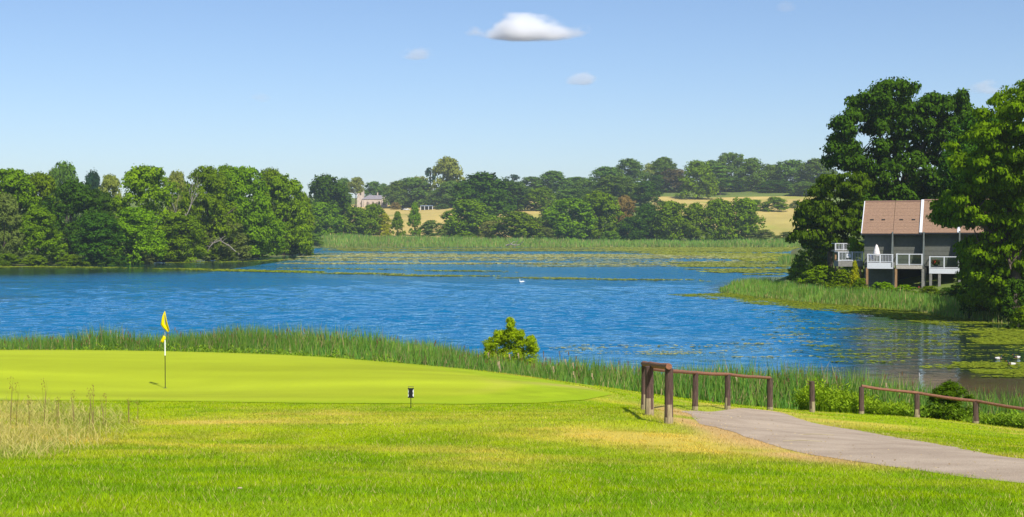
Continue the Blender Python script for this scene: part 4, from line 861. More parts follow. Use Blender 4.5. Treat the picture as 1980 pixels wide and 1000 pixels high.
# ------------------------------------------------------------------ flagstick, marker, fences
M_WHITE = simple_mat('white_paint', (0.80, 0.80, 0.79), 0.45, 0.05, 8)
M_BLACK = simple_mat('black_plastic', (0.012, 0.012, 0.015), 0.4, 0.2, 10)
M_YEL = leaf_mat('flag_cloth', (0.85, 0.72, 0.006), trans=0.35, tcol=(1, .9, .4))
M_WOOD = simple_mat('weathered_post', (0.092, 0.055, 0.044), 0.9, 0.45, 5.0, 0.7, stretch=(5, 5, .7))
M_WOODP = simple_mat('worn_post_foot', (0.30, 0.235, 0.14), 0.9, 0.35, 6.0, 0.6, stretch=(4, 4, .8))
M_RAIL = simple_mat('rail_wood', (0.235, 0.105, 0.062), 0.88, 0.35, 6.0, 0.6, stretch=(1, 6, 6))

d = 39.0; fx0 = wx(318, d); fz0 = gz(fx0, d)
fs = empty('flagstick', (fx0, d, fz0)); H = wz(603, d) - fz0
m = MB(); m.tube([(0, 0, -.1), (0, 0, H * .43)], .011, 8); m.build('lower_pole', M_BLACK, fs)
m = MB(); m.tube([(0, 0, H * .43), (0, 0, H * .63)], .017, 8); m.build('upper_pole', M_WHITE, fs)
m = MB(); m.tube([(0, 0, H * .63), (0, 0, H)], .011, 8); m.ell((0, 0, H), (.018, .018, .02), 8, 5); m.build('top_pole', simple_mat('grey_pole', (.35, .35, .33), .4), fs)
def cloth(rows, thick=.0):
    """limp hanging flag: rows of (z, x left, x right, y bulge)"""
    V = []; Fq = []; n = 9
    for z, a, b, bl in rows:
        for i in range(n):
            u = i / (n - 1); V.append((a + (b - a) * u, bl * math.sin(u * 8.0 + z * 5) - .02, z + .02 * math.sin(u * 6)))
    for j in range(len(rows) - 1):
        for i in range(n - 1): Fq.append((j * n + i, j * n + i + 1, (j + 1) * n + i + 1, (j + 1) * n + i))
    return np_mesh('flag', np.array(V), np.array(Fq), M_YEL, True, {'tint': np.ones(len(V))})
px1 = d / F
fl_o = link('flag', cloth([(H, -.4 * px1, 1.5 * px1, .005), (H - 8 * px1, -4 * px1, 3 * px1, .03), (H - 16 * px1, -6 * px1, 5 * px1, .05), (H - 25 * px1, -8.5 * px1, 7.5 * px1, .06), (H - 31 * px1, -5 * px1, 9 * px1, .06), (H - 36 * px1, 1 * px1, 9.5 * px1, .05), (H - 39 * px1, 4 * px1, 6.5 * px1, .03)]), fs)
fl_o.modifiers.new('s', 'SOLIDIFY').thickness = .004
p_o = link('pennant', cloth([(H - 47 * px1, -3 * px1, 1.5 * px1, .01), (H - 52 * px1, -6 * px1, 1.5 * px1, .02), (H - 57 * px1, -8 * px1, -1 * px1, .02), (H - 59 * px1, -7.5 * px1, -4 * px1, .01)]), fs)
p_o.modifiers.new('s', 'SOLIDIFY').thickness = .004
m = MB(); m.tube([(0, 0, .0), (0, 0, .016)], .054, 12); m.build('hole_cup', M_BLACK, fs)
tag(fs, 'golf flagstick with limp yellow flag standing in the green', 'golf flag')

d = 31.5; x0 = wx(794, d); z0 = gz(x0, d); k = d / F
mk = empty('green_marker', (x0, d, z0))
Hm = wz(748, d) - z0
zb = Hm - 22 * k; m = MB(); m.tube([(0, 0, -.08), (0, 0, zb)], .009, 8); m.build('stake', M_BLACK, mk)
m = MB(); wb = 11.5 * k / 2; n = 7
prof = [(-.5, 1.0), (-.42, 1.0), (-.30, .62), (-.06, .62), (0, .9), (.06, .62), (.30, .62), (.42, 1.0), (.5, 1.0)]
hb = 19 * k; poly = [(wb * q, zb + hb * (.5 + t)) for t, q in prof] + [(-wb * q, zb + hb * (.5 + t)) for t, q in prof[::-1]]
m.prism(poly, -.03, -.012); m.build('black_panel', M_BLACK, mk)
m = MB(); m.box((0, 0, zb + hb * .5), (wb * 2 - .006, .02, hb - .012)); m.build('white_back', M_WHITE, mk)
m = MB(); zt = zb + hb; m.tube([(-wb * .8, -.005, zt), (-wb * .95, -.005, zt + 2.6 * k), (wb * .95, -.005, zt + 2.6 * k), (wb * .8, -.005, zt)], .006, 6); m.build('wire_handle', simple_mat('dark_wire', (.08, .08, .05), .5), mk)
tag(mk, 'small black and white marker on a stake before the putting green', 'marker')

def post(parent, key, top_row, wpx, seed, sq=False, extra=0.0, origin=Vector((0, 0, 0))):
    px, row, d = POSTS[key]; r = random.Random(seed); b = Vector((wx(px, d), d, gz(wx(px, d), d))); H = wz(top_row, d) - b.z; rad = wpx * d / F / 2
    o = empty('post', b - origin) if False else None
    m = MB(); n = 10; rings = []
    prof = [(-.25, 1.06), (0, 1.05), (.12, 1.03), (.35, .98), (.36, .98), (.7, .97), (.93, .97), (1.0, .95)]
    tw = r.uniform(-.01, .01)
    V = []; 
    for i, (t, q) in enumerate(prof):
        for k in range(n):
            a = 2 * math.pi * k / n; rr = rad * q * (1 + .07 * math.sin(3 * a + seed) + .03 * math.sin(7 * a + t * 4)); V.append((math.cos(a) * rr + tw * t * H, math.sin(a) * rr, t * H if t > 0 else t))
    m.add(V, [(i * n + k, i * n + (k + 1) % n, (i + 1) * n + (k + 1) % n, (i + 1) * n + k) for i in range(len(prof) - 1) for k in range(n)], 0, True)
    m.add(V[-n:], [tuple(range(n))], 0)
    foot = {i for i in range(3 * n)}
    m.m = [1 if (j < 2 * n + r.choice([0, 3]) or (j < 3 * n and r.random() < .45)) else 0 for j in range(len(m.f))]
    me = m.mesh('post', M_WOOD, M_WOODP)
    return me, b, H
def rail(m, pts, rad, seed, sag=.0):
    r = random.Random(seed); P = []
    for i in range(len(pts) - 1):
        a, b = Vector(pts[i]), Vector(pts[i + 1]); n = max(3, int((b - a).length / .5))
        for k in range(n): t = k / n; P.append(a.lerp(b, t) + Vector((r.uniform(-.006, .006), r.uniform(-.006, .006), -sag * 4 * t * (1 - t) + r.uniform(-.006, .006))))
    P.append(Vector(pts[-1])); m.tube(P, [rad * r.uniform(.9, 1.08) for _ in P], 8, sq=1.0)
# stout corner barrier + low rail run
bz = Vector((wx(1293, 26), 26, gz(wx(1293, 26), 26)))
fence = empty('post_and_rail_fence', bz); tops = {}
for i, (kk, tr_, wpx) in enumerate((('A', 713, 17), ('B', 709, 17), ('C', 707, 12.5), ('D', 722, 11.5), ('E', 725, 11.5), ('F', 732, 12))):
    me, b, H = post(fence, kk, tr_, wpx, 20 + i); o = link('post', me, fence); o.location = b - bz; tops[kk] = b + Vector((0, 0, H)) - bz
m = MB(); e = (tops['C'] - tops['A']).normalized()
A0, C0 = tops['A'] - e * .14 + Vector((0, 0, .035)), tops['C'] + e * .16 + Vector((0, 0, .035)); rail(m, [A0, tops['B'] * .35 + (A0.lerp(C0, .5)) * .65 + Vector((0, 0, .01)), C0], .062, 1); m.build('top_rail', M_RAIL, fence)
for i, (a, b) in enumerate((('C', 'D'), ('D', 'E'), ('E', 'F'))):
    m = MB(); u = Vector((0, 0, .012 - (.06 if a == 'C' else 0))); v = Vector((0, 0, .012)); rail(m, [tops[a] + u, tops[b] + v], .047, 5 + i, .015); m.build('rail', M_RAIL, fence)
tag(fence, 'weathered brown post and rail fence with a stout corner beside the path', 'fence')
me, b, H = post(None, 'G', 738, 11, 31); o = link('wooden_post', me); o.location = b; tag(o, 'single brown wooden post standing alone between the two fences', 'post')
bz = Vector((wx(1667, 50), 50, gz(wx(1667, 50), 50))); fence2 = empty('post_and_rail_fence', bz); tops = {}
for i, (kk, tr_, wpx) in enumerate((('H', 749, 10.5), ('I', 762, 10.5), ('J', 778, 11.5), ('K', 797, 12))):
    me, b, H = post(fence2, kk, tr_, wpx, 40 + i); o = link('post', me, fence2); o.location = b - bz; tops[kk] = b + Vector((0, 0, H)) - bz
for i, (a, b) in enumerate((('H', 'I'), ('I', 'J'), ('J', 'K'))):
    m = MB(); rail(m, [tops[a] + Vector((0, 0, .03)), tops[b] + Vector((0, 0, .03))], .052, 15 + i, .02); m.build('rail', M_RAIL, fence2)
tag(fence2, 'low brown railed fence sloping to the picture edge before the round bush', 'fence')

# ------------------------------------------------------------------ lodges
M_CLAD = simple_mat('lodge_cladding', (0.125, 0.130, 0.108), 0.8, 0.10, 3.0); M_CLADB = simple_mat('lodge_fin', (0.11, 0.125, 0.115), 0.8, 0.10, 3.0)
M_ROOF = simple_mat('roof_tiles', (0.250, 0.155, 0.100), 0.9, 0.22, 5.0, 0.5, stretch=(1, 1, 3)); M_UPVC = simple_mat('white_trim', (0.62, 0.63, 0.66), 0.4, 0.04, 4)
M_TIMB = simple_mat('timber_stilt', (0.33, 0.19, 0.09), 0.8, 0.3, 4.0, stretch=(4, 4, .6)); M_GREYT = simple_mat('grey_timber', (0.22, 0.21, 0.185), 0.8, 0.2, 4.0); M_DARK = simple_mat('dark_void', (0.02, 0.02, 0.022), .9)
mg, n_, l_ = new_mat('balcony_glass'); o_ = N(n_, 'ShaderNodeOutputMaterial'); a_ = N(n_, 'ShaderNodeBsdfTransparent'); a_.inputs[0].default_value = (.80, .86, .85, 1); b_ = N(n_, 'ShaderNodeBsdfGlossy', Roughness=.03); fr = N(n_, 'ShaderNodeFresnel', IOR=1.45); ms = N(n_, 'ShaderNodeMixShader')
l_.new(fr.outputs[0], ms.inputs[0]); l_.new(a_.outputs[0], ms.inputs[1]); l_.new(b_.outputs[0], ms.inputs[2]); l_.new(ms.outputs[0], o_.inputs[0]); M_GLASS = mg
M_PANE = simple_mat('dark_pane', (0.015, 0.02, 0.025), 0.08, 0.1, 1, spec=.6)
YAW = R(-19.0); D0 = 174.0; LX = wx(1671, D0); LZ = 1.9
lodge = empty('lodge_terrace', (LX, D0, LZ), YAW)
ca, sa = math.cos(YAW), math.sin(YAW)
def lx(px, y=0.0):
    """distance along the facade (local x) where the photograph's column px meets the local plane y"""
    # world = (LX + ca*x - sa*y, D0 + sa*x + ca*y); (X)/(Y) = u
    u = (px - 990) / F; return (u * (D0 + ca * y) - LX + sa * y) / (ca - u * sa)
def lz(row, x, y=0.0):
    Y = D0 + sa * x + ca * y; return wz(row, Y) - LZ
EAVE = lz(441, lx(1727)); OVER = 0.85; RIDGE_Y = 3.4; RIDGE = lz(392, lx(1727), RIDGE_Y); DEPTH = 6.8; FLOOR = 2.75
edges = [lx(1671), lx(1727), lx(1787), lx(1856), lx(1912)]
ztop = lambda i: EAVE + (0.12 if i >= 2 else 0.0)
for i in range(4):
    a, b = edges[i] + .02, edges[i + 1] - .02; zt = ztop(i); rz = RIDGE + (.14 if i >= 2 else 0)
    m = MB(); m.box(((a + b) / 2, DEPTH / 2, (zt + FLOOR - .4) / 2), (b - a, DEPTH, zt - FLOOR + .4)); m.v = [(x, y, z) for x, y, z in m.v]
    for j in range(6): m.box(((a + b) / 2, -.012, FLOOR + .35 + j * .55), (b - a - .02, .03, .025))
    wall = m.build('wall', M_CLAD, lodge)
    m = MB(); sl = (rz - zt) / RIDGE_Y; zo = zt - OVER * sl
    V = []; ns = 10; th = .14
    for side in (0, 1):
        for j in range(ns + 1):
            t = j / ns; y = -OVER + (RIDGE_Y + OVER) * t if side == 0 else DEPTH + OVER - (DEPTH + OVER - RIDGE_Y) * t
            z = zo + sl * (y + OVER) if side == 0 else zo + (rz - zo) * t
            V.append((y, z))
    prof = V[:ns + 1] + V[ns + 1:][::-1][1:]
    top = [(y, z + th) for y, z in prof]; bot = [(y, z) for y, z in prof[::-1]]; ring = top + bot; n = len(ring)
    xa, xb = a - (.22 if i in (0, 2) else -.02), b + (.02 if i != 1 else -.05)
    vs = [(xa, y, z) for y, z in ring] + [(xb, y, z) for y, z in ring]
    m.add(vs, [(k, (k + 1) % n, (k + 1) % n + n, k + n) for k in range(n)]); k = len(top)
    for q in range(k - 1): m.add([vs[q], vs[q + 1], vs[n - 2 - q], vs[n - 1 - q]], [(0, 1, 2, 3)]); m.add([vs[n + q], vs[n + q + 1], vs[2 * n - 2 - q], vs[2 * n - 1 - q]], [(3, 2, 1, 0)])
    roof = m.build('roof', M_ROOF, lodge)
    m = MB()
    for q in range(1, 9):       # tile courses as thin battens proud of the slope
        y = -OVER + (RIDGE_Y + OVER) * q / 9.0; m.box(((xa + xb) / 2, y, zo + sl * (y + OVER) + th + .006), (xb - xa - .01, .05, .016), 0, 0, math.atan(sl))
    m.build('tile_courses', M_ROOF, roof)
    m = MB(); m.tube([(xa, RIDGE_Y, rz + th), (xb, RIDGE_Y, rz + th)], .11, 8); m.build('ridge_tile', simple_mat('ridge', (.27, .16, .12), .9), roof)
    m = MB(); m.box(((xa + xb) / 2, -OVER - .03, zo + .02), (xb - xa, .05, .18)); m.build('gutter', M_DARK, roof)
    for q in ((.24, .64) if i < 2 else ()):     # roof vents
        m = MB(); y = .9; m.box((a + (b - a) * q, y, zo + sl * (y + OVER) + th + .05), (.42, .16, .07), 0, 0, math.atan(sl)); m.build('roof_vent', M_DARK, roof)
    # gable / verge boards
    if i in (0, 2, 3):
        m = MB(); t0 = .10 if i == 0 else .32; xv = xa - t0 / 2
        ang = math.atan2(rz - zo, RIDGE_Y + OVER); Ln = math.hypot(rz - zo, RIDGE_Y + OVER) + .1
        m.box((xv, (-OVER + RIDGE_Y) / 2, (zo + rz) / 2 + th * .55), (t0, Ln, .30), 0, 0, ang)
        if i == 3: pass
        m.build('verge_board', M_UPVC, lodge)
# gable fillers at the left end
m = MB(); vs = [(edges[0] + .05, .05, EAVE - .05), (edges[0] + .05, DEPTH - .05, EAVE - .05), (edges[0] + .05, RIDGE_Y, RIDGE)]; m.add(vs + [(x + .2, y, z) for x, y, z in vs], [(0, 2, 1), (3, 4, 5), (0, 1, 4, 3), (1, 2, 5, 4), (2, 0, 3, 5)]); m.build('gable', M_CLAD, lodge)
# party fins that widen downwards
for i, xe in enumerate(edges[1:]):
    m = MB(); zt = ztop(i) - .45; t = .16; pr = [(0.0, zt), (-.95, zt - .02), (-1.25, zt - 1.2), (-2.25, FLOOR), (-2.25, FLOOR - .55), (0, FLOOR - .55)]; n = len(pr); vs = [(xe - t / 2, y, z) for y, z in pr] + [(xe + t / 2, y, z) for y, z in pr]
    m.add(vs, [tuple(range(n)), tuple(range(2 * n - 1, n - 1, -1))] + [(k, k + n, (k + 1) % n + n, (k + 1) % n) for k in range(n)]); m.build('party_fin', M_CLADB, lodge)
# upper balconies
def balcony(x0, x1, yf, zf, zrail, beam, mats, infill, nposts, seed, skirt):
    o = empty('balcony', (0, 0, 0)); o.parent = lodge
    m = MB(); m.box(((x0 + x1) / 2, yf / 2, zf - .05), (x1 - x0 - .02, -yf - .1, .1)); m.build('deck', M_GREYT, o)
    m = MB(); m.box(((x0 + x1) / 2, yf, zf - beam / 2), (x1 - x0, .10, beam)); m.box((x0 + .05, yf / 2, zf - beam / 2 - .002), (.10, -yf - .12, beam - .01)); m.box((x1 - .05, yf / 2, zf - beam / 2 - .002), (.10, -yf - .12, beam - .01)); m.build('beam', skirt, o)
    xs = [x0 + .06 + (x1 - x0 - .12) * k / (nposts - 1) for k in range(nposts)]
    for xx in xs: m = MB(); m.box((xx, yf, (zf + zrail) / 2 + .003), (.13, .13, zrail - zf)); m.build('post', M_UPVC, o)
    for z, h in ((zrail, .10), (zf + .12, .07)):
        m = MB(); m.box(((x0 + x1) / 2, yf, z + (.003 if h > .08 else 0)), (x1 - x0 + .04, .085, h)); m.box((x0 + .06, yf / 2, z - .002), (.08, -yf - .14, h)); m.build('rail', M_UPVC, o)
    if infill == 'bars':
        n = int((x1 - x0) / .17)
        for k in range(1, n): m = MB(); m.box((x0 + (x1 - x0) * k / n, yf, (zf + zrail) / 2), (.045, .045, zrail - zf - .2)); m.build('baluster', M_UPVC, o)
    else:
        for a, b in zip(xs[:-1], xs[1:]): m = MB(); m.box(((a + b) / 2, yf, (zf + zrail) / 2 + .02), (b - a - .14, .012, zrail - zf - .2)); m.build('glass_panel', M_GLASS, o)
        for k in range(1, 5): m = MB(); m.box((x0 + .06, yf + (-yf) * k / 5, (zf + zrail) / 2), (.04, .04, zrail - zf - .2)); m.build('baluster', M_UPVC, o)
    return o
YF = -2.2
b1 = (lx(1677, YF), lx(1727, YF)); b2 = (lx(1733, YF), lx(1784, YF)); b3 = (lx(1797, YF), lx(1855, YF))
z1 = lz(508, b1[0], YF); zr1 = lz(492, b1[0], YF); z2_ = lz(513, b2[0], YF); zr2 = lz(491.5, b2[0], YF); z3 = lz(519, b3[0], YF); zr3 = lz(496.5, b3[0], YF)
balcony(*b1, YF, z1, zr1, lz(508, b1[0], YF) - lz(519.5, b1[0], YF), None, 'bars', 3, 1, M_UPVC)
balcony(*b2, YF, z2_, zr2, .42, None, 'glass', 3, 2, simple_mat('bare_beam', (.42, .38, .33), .8, .15)); balcony(*b3, YF, z3, zr3, lz(519, b3[0], YF) - lz(529, b3[0], YF), None, 'glass', 3, 3, M_UPVC)
balcony(lx(1867, YF), lx(1912, YF), YF, z3 - .15, zr3 - .15, .5, None, 'glass', 3, 4, M_UPVC)
# stilts and undercroft
for px, top, mat in ((1677, z1 - .6, M_TIMB), (1733, z2_ - .4, M_TIMB), (1785, z2_ - .4, M_GREYT), (1800, z3 - .5, M_GREYT), (1817, z3 - .5, M_GREYT), (1856, z3 - .5, M_GREYT), (1910, z3 - .5, M_GREYT)):
    xx = lx(px, YF + .1); wd_ = .26 if mat is M_TIMB else .30; X, Y = LX + ca * xx - sa * (YF + .1), D0 + sa * xx + ca * (YF + .1); zb = gz(X, Y) - LZ - .3
    m = MB(); m.box((xx, YF + .1, (top + zb) / 2), (wd_, .22, top - zb)); m.build('stilt', mat, lodge)
m = MB(); m.box(((edges[0] + edges[1]) / 2, .25, (FLOOR - .42 - 1) / 2), (edges[1] - edges[0] - .06, .3, FLOOR + .58)); m.build('undercroft_wall', M_CLADB, lodge)
for xe in edges[1:3]:
    m = MB(); m.box((xe + .15, -.9, (FLOOR - .6 - 1.2) / 2), (.22, 1.5, FLOOR + .6)); m.build('pier', M_GREYT, lodge)
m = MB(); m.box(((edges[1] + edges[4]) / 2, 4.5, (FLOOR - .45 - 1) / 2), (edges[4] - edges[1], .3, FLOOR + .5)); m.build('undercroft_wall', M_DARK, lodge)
m = MB(); xx0, xx1 = lx(1776, -1.2), lx(1838, -1.2); m.box(((xx0 + xx1) / 2, -1.0, lz(556, xx0, -1.0)), (xx1 - xx0, .3, .22), 0, 0, 0, R(1.2)); m.build('red_beam', simple_mat('red_paint', (.28, .045, .035), .7), lodge)
# lower deck at the left
def deck(px0, px1, d, row_rail, row_floor, row_bot, label):
    x0, x1 = wx(px0, d), wx(px1, d); zf, zr, zb_ = wz(row_floor, d), wz(row_rail, d), wz(row_bot, d); o = empty('deck_platform', ((x0 + x1) / 2, d, zb_)); h = zf - zb_; hw = (x1 - x0) / 2
    m = MB(); m.box((0, 1.2, h / 2), (2 * hw, 2.4, h)); m.build('platform', M_GREYT, o)
    for t in (-1, 0.15, 1): m = MB(); m.box((hw * t * .97, .05, h + (zr - zf) / 2), (.12, .12, zr - zf)); m.build('post', M_UPVC, o)
    for z in (zr - zb_, h + .1): m = MB(); m.box((0, .05, z + .002), (2 * hw + .05, .09, .09)); m.build('rail', M_UPVC, o)
    m = MB(); m.box((-hw * .97, 1.2, zr - zb_ - .003), (.08, 2.3, .085)); m.build('rail', M_UPVC, o)
    n = int(2 * hw / .18)
    for k in range(1, n): m = MB(); m.box((-hw + 2 * hw * k / n, .05, h + (zr - zf) / 2), (.04, .04, zr - zf - .12)); m.build('baluster', M_UPVC, o)
    for t in (-.85, .85): m = MB(); m.box((hw * t, .4, -1.2), (.2, .2, 2.6)); m.build('stilt', M_TIMB, o)
    tag(o, label, 'deck'); return o
deck(1621, 1669, 175.5, 487.5, 505, 515.5, 'lower grey deck with white railing left of the lodges')
deck(1615, 1642, 183, 471, 484, 487, 'small white railed deck behind the lower grey deck')
m = MB(); d = 175.45; m.box((0, 0, 0), (.55, .03, .5)); o = m.build('notice_panel', M_UPVC, None, (wx(1641, d), d, wz(494.5, d))); tag(o, 'small white panel fixed on the lower deck railing', 'panel')
tag(lodge, 'terrace of grey clad lodges on stilts with brown roofs and white balconies', 'lodge')
# closed parasol, flower pot, chair-like bits on the balconies
def on_balcony(px, y, z): 
    x = lx(px, y); return (LX + ca * x - sa * y, D0 + sa * x + ca * y, LZ + z)
ps = empty('closed_parasol', on_balcony(1695, -1.4, z1)); hp = 2.15
m = MB(); m.tube([(0, 0, 0), (0, 0, hp)], .03, 6); m.build('pole', M_GREYT, ps)
m = MB(); n = 12; zs = [.75, .85, 1.1, 1.6, 1.95, 2.12, 2.2]; rd = [.22, .36, .36, .26, .16, .08, .01]; V = []
for z, q in zip(zs, rd):
    for k in range(n): a = 2 * math.pi * k / n; V.append((math.cos(a) * q * (1 + .18 * (k % 2)), math.sin(a) * q * (1 + .18 * (k % 2)), z))
m.add(V, [(i * n + k, i * n + (k + 1) % n, (i + 1) * n + (k + 1) % n, (i + 1) * n + k) for i in range(len(zs) - 1) for k in range(n)], 0, True); m.build('canopy', simple_mat('parasol_cloth', (.78, .70, .66), .8), ps)
m = MB(); m.box((0, 0, .04), (.5, .5, .08)); m.build('foot', M_GREYT, ps)
tag(ps, 'closed pale parasol standing on the first lodge balcony', 'parasol')
fp = empty('flower_pot', on_balcony(1810, -1.75, z3))
m = MB(); m.tube([(0, 0, 0), (0, 0, .1), (0, 0, .36), (0, 0, .38)], [.15, .19, .24, .22], 12); m.build('pot', simple_mat('blue_pot', (.06, .09, .22), .4), fp)
r = np.random.default_rng(77); P = r.normal(size=(420, 3)); P /= np.linalg.norm(P, axis=1, keepdims=True); P = P * (.25 + .2 * r.random((420, 1))) * np.array([1.25, 1.1, .85]) + np.array([0, 0, .68])
V, Fc = leaf_quads(P, P - np.array([0, 0, .5]) + r.normal(size=P.shape) * .2, .07, r); link('foliage', np_mesh('foliage', V, Fc, LEAF['g'], False, {'tint': np.ones(len(V))}), fp)
P2 = P[:150] * np.array([1.08, 1.08, 1.0]) + np.array([0, -.02, .06]); V, Fc = leaf_quads(P2, P2 - np.array([0, 0, .5]), .075, r); link('blossom', np_mesh('blossom', V, Fc, leaf_mat('red_petal', (.62, .03, .03), tcol=(1.1, .5, .5)), False, {'tint': np.ones(len(V))}), fp)
tag(fp, 'pot of red flowers on the third lodge balcony', 'flower pot')
ch = empty('garden_chair', on_balcony(1688, -1.2, z1)); ch.rotation_euler = (0, 0, .3); M_BLUE = simple_mat('blue_canvas', (.07, .12, .30), .7)
m = MB(); m.box((0, 0, .42), (.5, .48, .05)); m.build('seat', M_BLUE, ch); m = MB(); m.box((0, .26, .72), (.5, .05, .55), 0, 0, -.15); m.build('backrest', M_BLUE, ch)
for sx in (-.22, .22):
    for sy in (-.2, .2): m = MB(); m.tube([(sx, sy, 0), (sx, sy, .42)], .02, 6); m.build('leg', M_GREYT, ch)
tag(ch, 'blue chair behind the white bars of the first lodge balcony', 'chair')

# ------------------------------------------------------------------ church, shed, car on the far hill
M_STONE = simple_mat('church_stone', (0.52, 0.43, 0.36), 0.9, 0.15, .6); M_SLATE = simple_mat('church_slate', (0.22, 0.20, 0.22), 0.8, 0.15, .8); M_BWIN = simple_mat('church_glass', (0.10, 0.075, 0.06), .4)
D = 1050.0; k = D / F; cx = wx(722, D); cz = gz(cx, D) - .5
church = empty('church', (cx, D, cz)); L0, L1 = wx(700, D) - cx, wx(748, D) - cx; ev = wz(385.5, D) - cz; rg = wz(377.5, D) - cz; dp = 8.0
m = MB(); m.box(((L0 + L1) / 2, dp / 2, ev / 2), (L1 - L0, dp, ev)); nave = m.build('nave', M_STONE, church)
m = MB(); ym = dp / 2; a, b = L0 - .3, L1 - .9; V = [(a, -.4, ev), (b, -.4, ev), (a + 4.5, ym, rg), (b, ym, rg), (a, dp + .4, ev), (b, dp + .4, ev)]; m.add(V, [(0, 1, 3, 2), (4, 2, 3, 5), (0, 2, 4), (1, 5, 3)]); m.build('roof', M_SLATE, church)
m = MB(); gx0, gx1 = wx(738.5, D) - cx, wx(748.2, D) - cx; gm = (gx0 + gx1) / 2; m.prism([(gx0, 0), (gx1, 0), (gx1, ev - .4), (gm, ev + 2.0), (gx0, ev - .4)], -1.6, 1.0); m.build('gable_bay', M_STONE, church)
def win(xc, w_, zb, h, y, name='window'):
    m = MB(); poly = [(xc - w_ / 2, zb), (xc + w_ / 2, zb), (xc + w_ / 2, zb + h * .65), (xc + w_ * .3, zb + h * .87), (xc, zb + h), (xc - w_ * .3, zb + h * .87), (xc - w_ / 2, zb + h * .65)]; m.prism(poly, y - .08, y + .05); o = m.build(name, M_BWIN, church)
    m = MB(); m.box((xc, y - .11, zb + h * .4), (.16, .06, h * .8)); m.build('mullion', M_STONE, o)
win(gm, 1.8, ev * .3, ev * .55, -1.6); win(wx(721.5, D) - cx, 1.6, ev * .32, ev * .42, 0); win(wx(711, D) - cx, 1.6, ev * .32, ev * .42, 0); win(wx(729, D) - cx, 1.2, ev * .32, ev * .38, 0)
for px in (704, 716, 736.5): m = MB(); m.box((wx(px, D) - cx, -.35, ev * .38), (.7, .7, ev * .76)); m.build('buttress', M_STONE, church)
m = MB(); xt = wx(729.5, D) - cx; m.box((xt, ym, rg + .9), (.8, .8, 2.2)); m.build('chimney', M_STONE, church)
m = MB(); t0, t1 = wx(690, D) - cx, wx(703, D) - cx; th_ = wz(366.5, D) - cz; m.box(((t0 + t1) / 2, ym + 1, th_ / 2), (t1 - t0, t1 - t0, th_)); tw = m.build('tower', M_STONE, church)
for i in range(4): m = MB(); m.box((t0 + (t1 - t0) * (i + .5) / 4, ym + 1 - (t1 - t0) / 2 + .2, th_ + .25), ((t1 - t0) / 7, .4, .6)); m.build('merlon', M_STONE, tw)
m = MB(); m.prism([((t0 + t1) / 2 - .6, th_ - 4.2), ((t0 + t1) / 2 + .6, th_ - 4.2), ((t0 + t1) / 2 + .6, th_ - 2.4), ((t0 + t1) / 2, th_ - 1.7), ((t0 + t1) / 2 - .6, th_ - 2.4)], ym + 1 - (t1 - t0) / 2 - .06, ym + 1 - (t1 - t0) / 2 + .1); m.build('belfry_opening', M_BWIN, tw)
tag(church, 'small pale stone church with slate roof and square tower on the hill', 'church')
D = 1000.0; sx = wx(825, D); sz = gz(sx, D); shed = empty('field_shed', (sx, D, sz - .1)); hw = 11.5 * D / F; hh_ = wz(398, D) - sz
m = MB(); m.box((0, 2.2, hh_ + .1), (2 * hw + .6, 5.2, .28), 0, 0, R(2.5)); m.build('roof', simple_mat('blue_sheet', (.30, .38, .48), .5), shed)
m = MB(); m.box((0, 4.4, hh_ / 2), (2 * hw, .15, hh_)); m.build('back_wall', M_CLADB, shed)
for i in range(4): m = MB(); m.box((-hw + 2 * hw * i / 3, 0, hh_ / 2), (.38, .3, hh_)); m.build('post', M_UPVC, shed)
m = MB(); m.box((hw * .93, 2.2, hh_ / 2), (.15, 4.2, hh_)); m.build('side_wall', M_STONE, shed)
tag(shed, 'open fronted field shed with pale posts and blue roof beside the wood', 'shed')
def car(label, px, D, col, rz):
    x = wx(px, D); o = empty('parked_car', (x, D, gz(x, D) + .05), rz); m = MB()
    m.prism([(-2.05, .35), (2.05, .35), (2.1, .75), (1.9, .9), (1.1, .98), (.6, 1.42), (-1.1, 1.46), (-1.75, 1.0), (-2.1, .9)], -.85, .85); m.build('body', simple_mat('car_paint', col, .3, .03), o, None, .06)
    for s in (-1, 1): m = MB(); m.prism([(.95, .98), (.52, 1.36), (-1.02, 1.39), (-1.5, 1.0)], s * .862 - .006, s * .862 + .006); m.build('side_window', M_PANE, o)
    for sx_ in (-1.3, 1.3):
        for sy in (-.8, .8): m = MB(); m.tube([(sx_, sy - .09, .33), (sx_, sy + .09, .33)], .33, 12); m.build('wheel', M_BLACK, o)
    tag(o, label, 'car')
car('dark car parked on the straw field between church and shed', 780.5, 1010, (.03, .035, .04), .3); car('white car parked on the straw field beside the dark car', 786.5, 1006, (.75, .75, .76), -.2); car('dark red car parked left of the church under the trees', 680, 1035, (.22, .05, .04), .1)

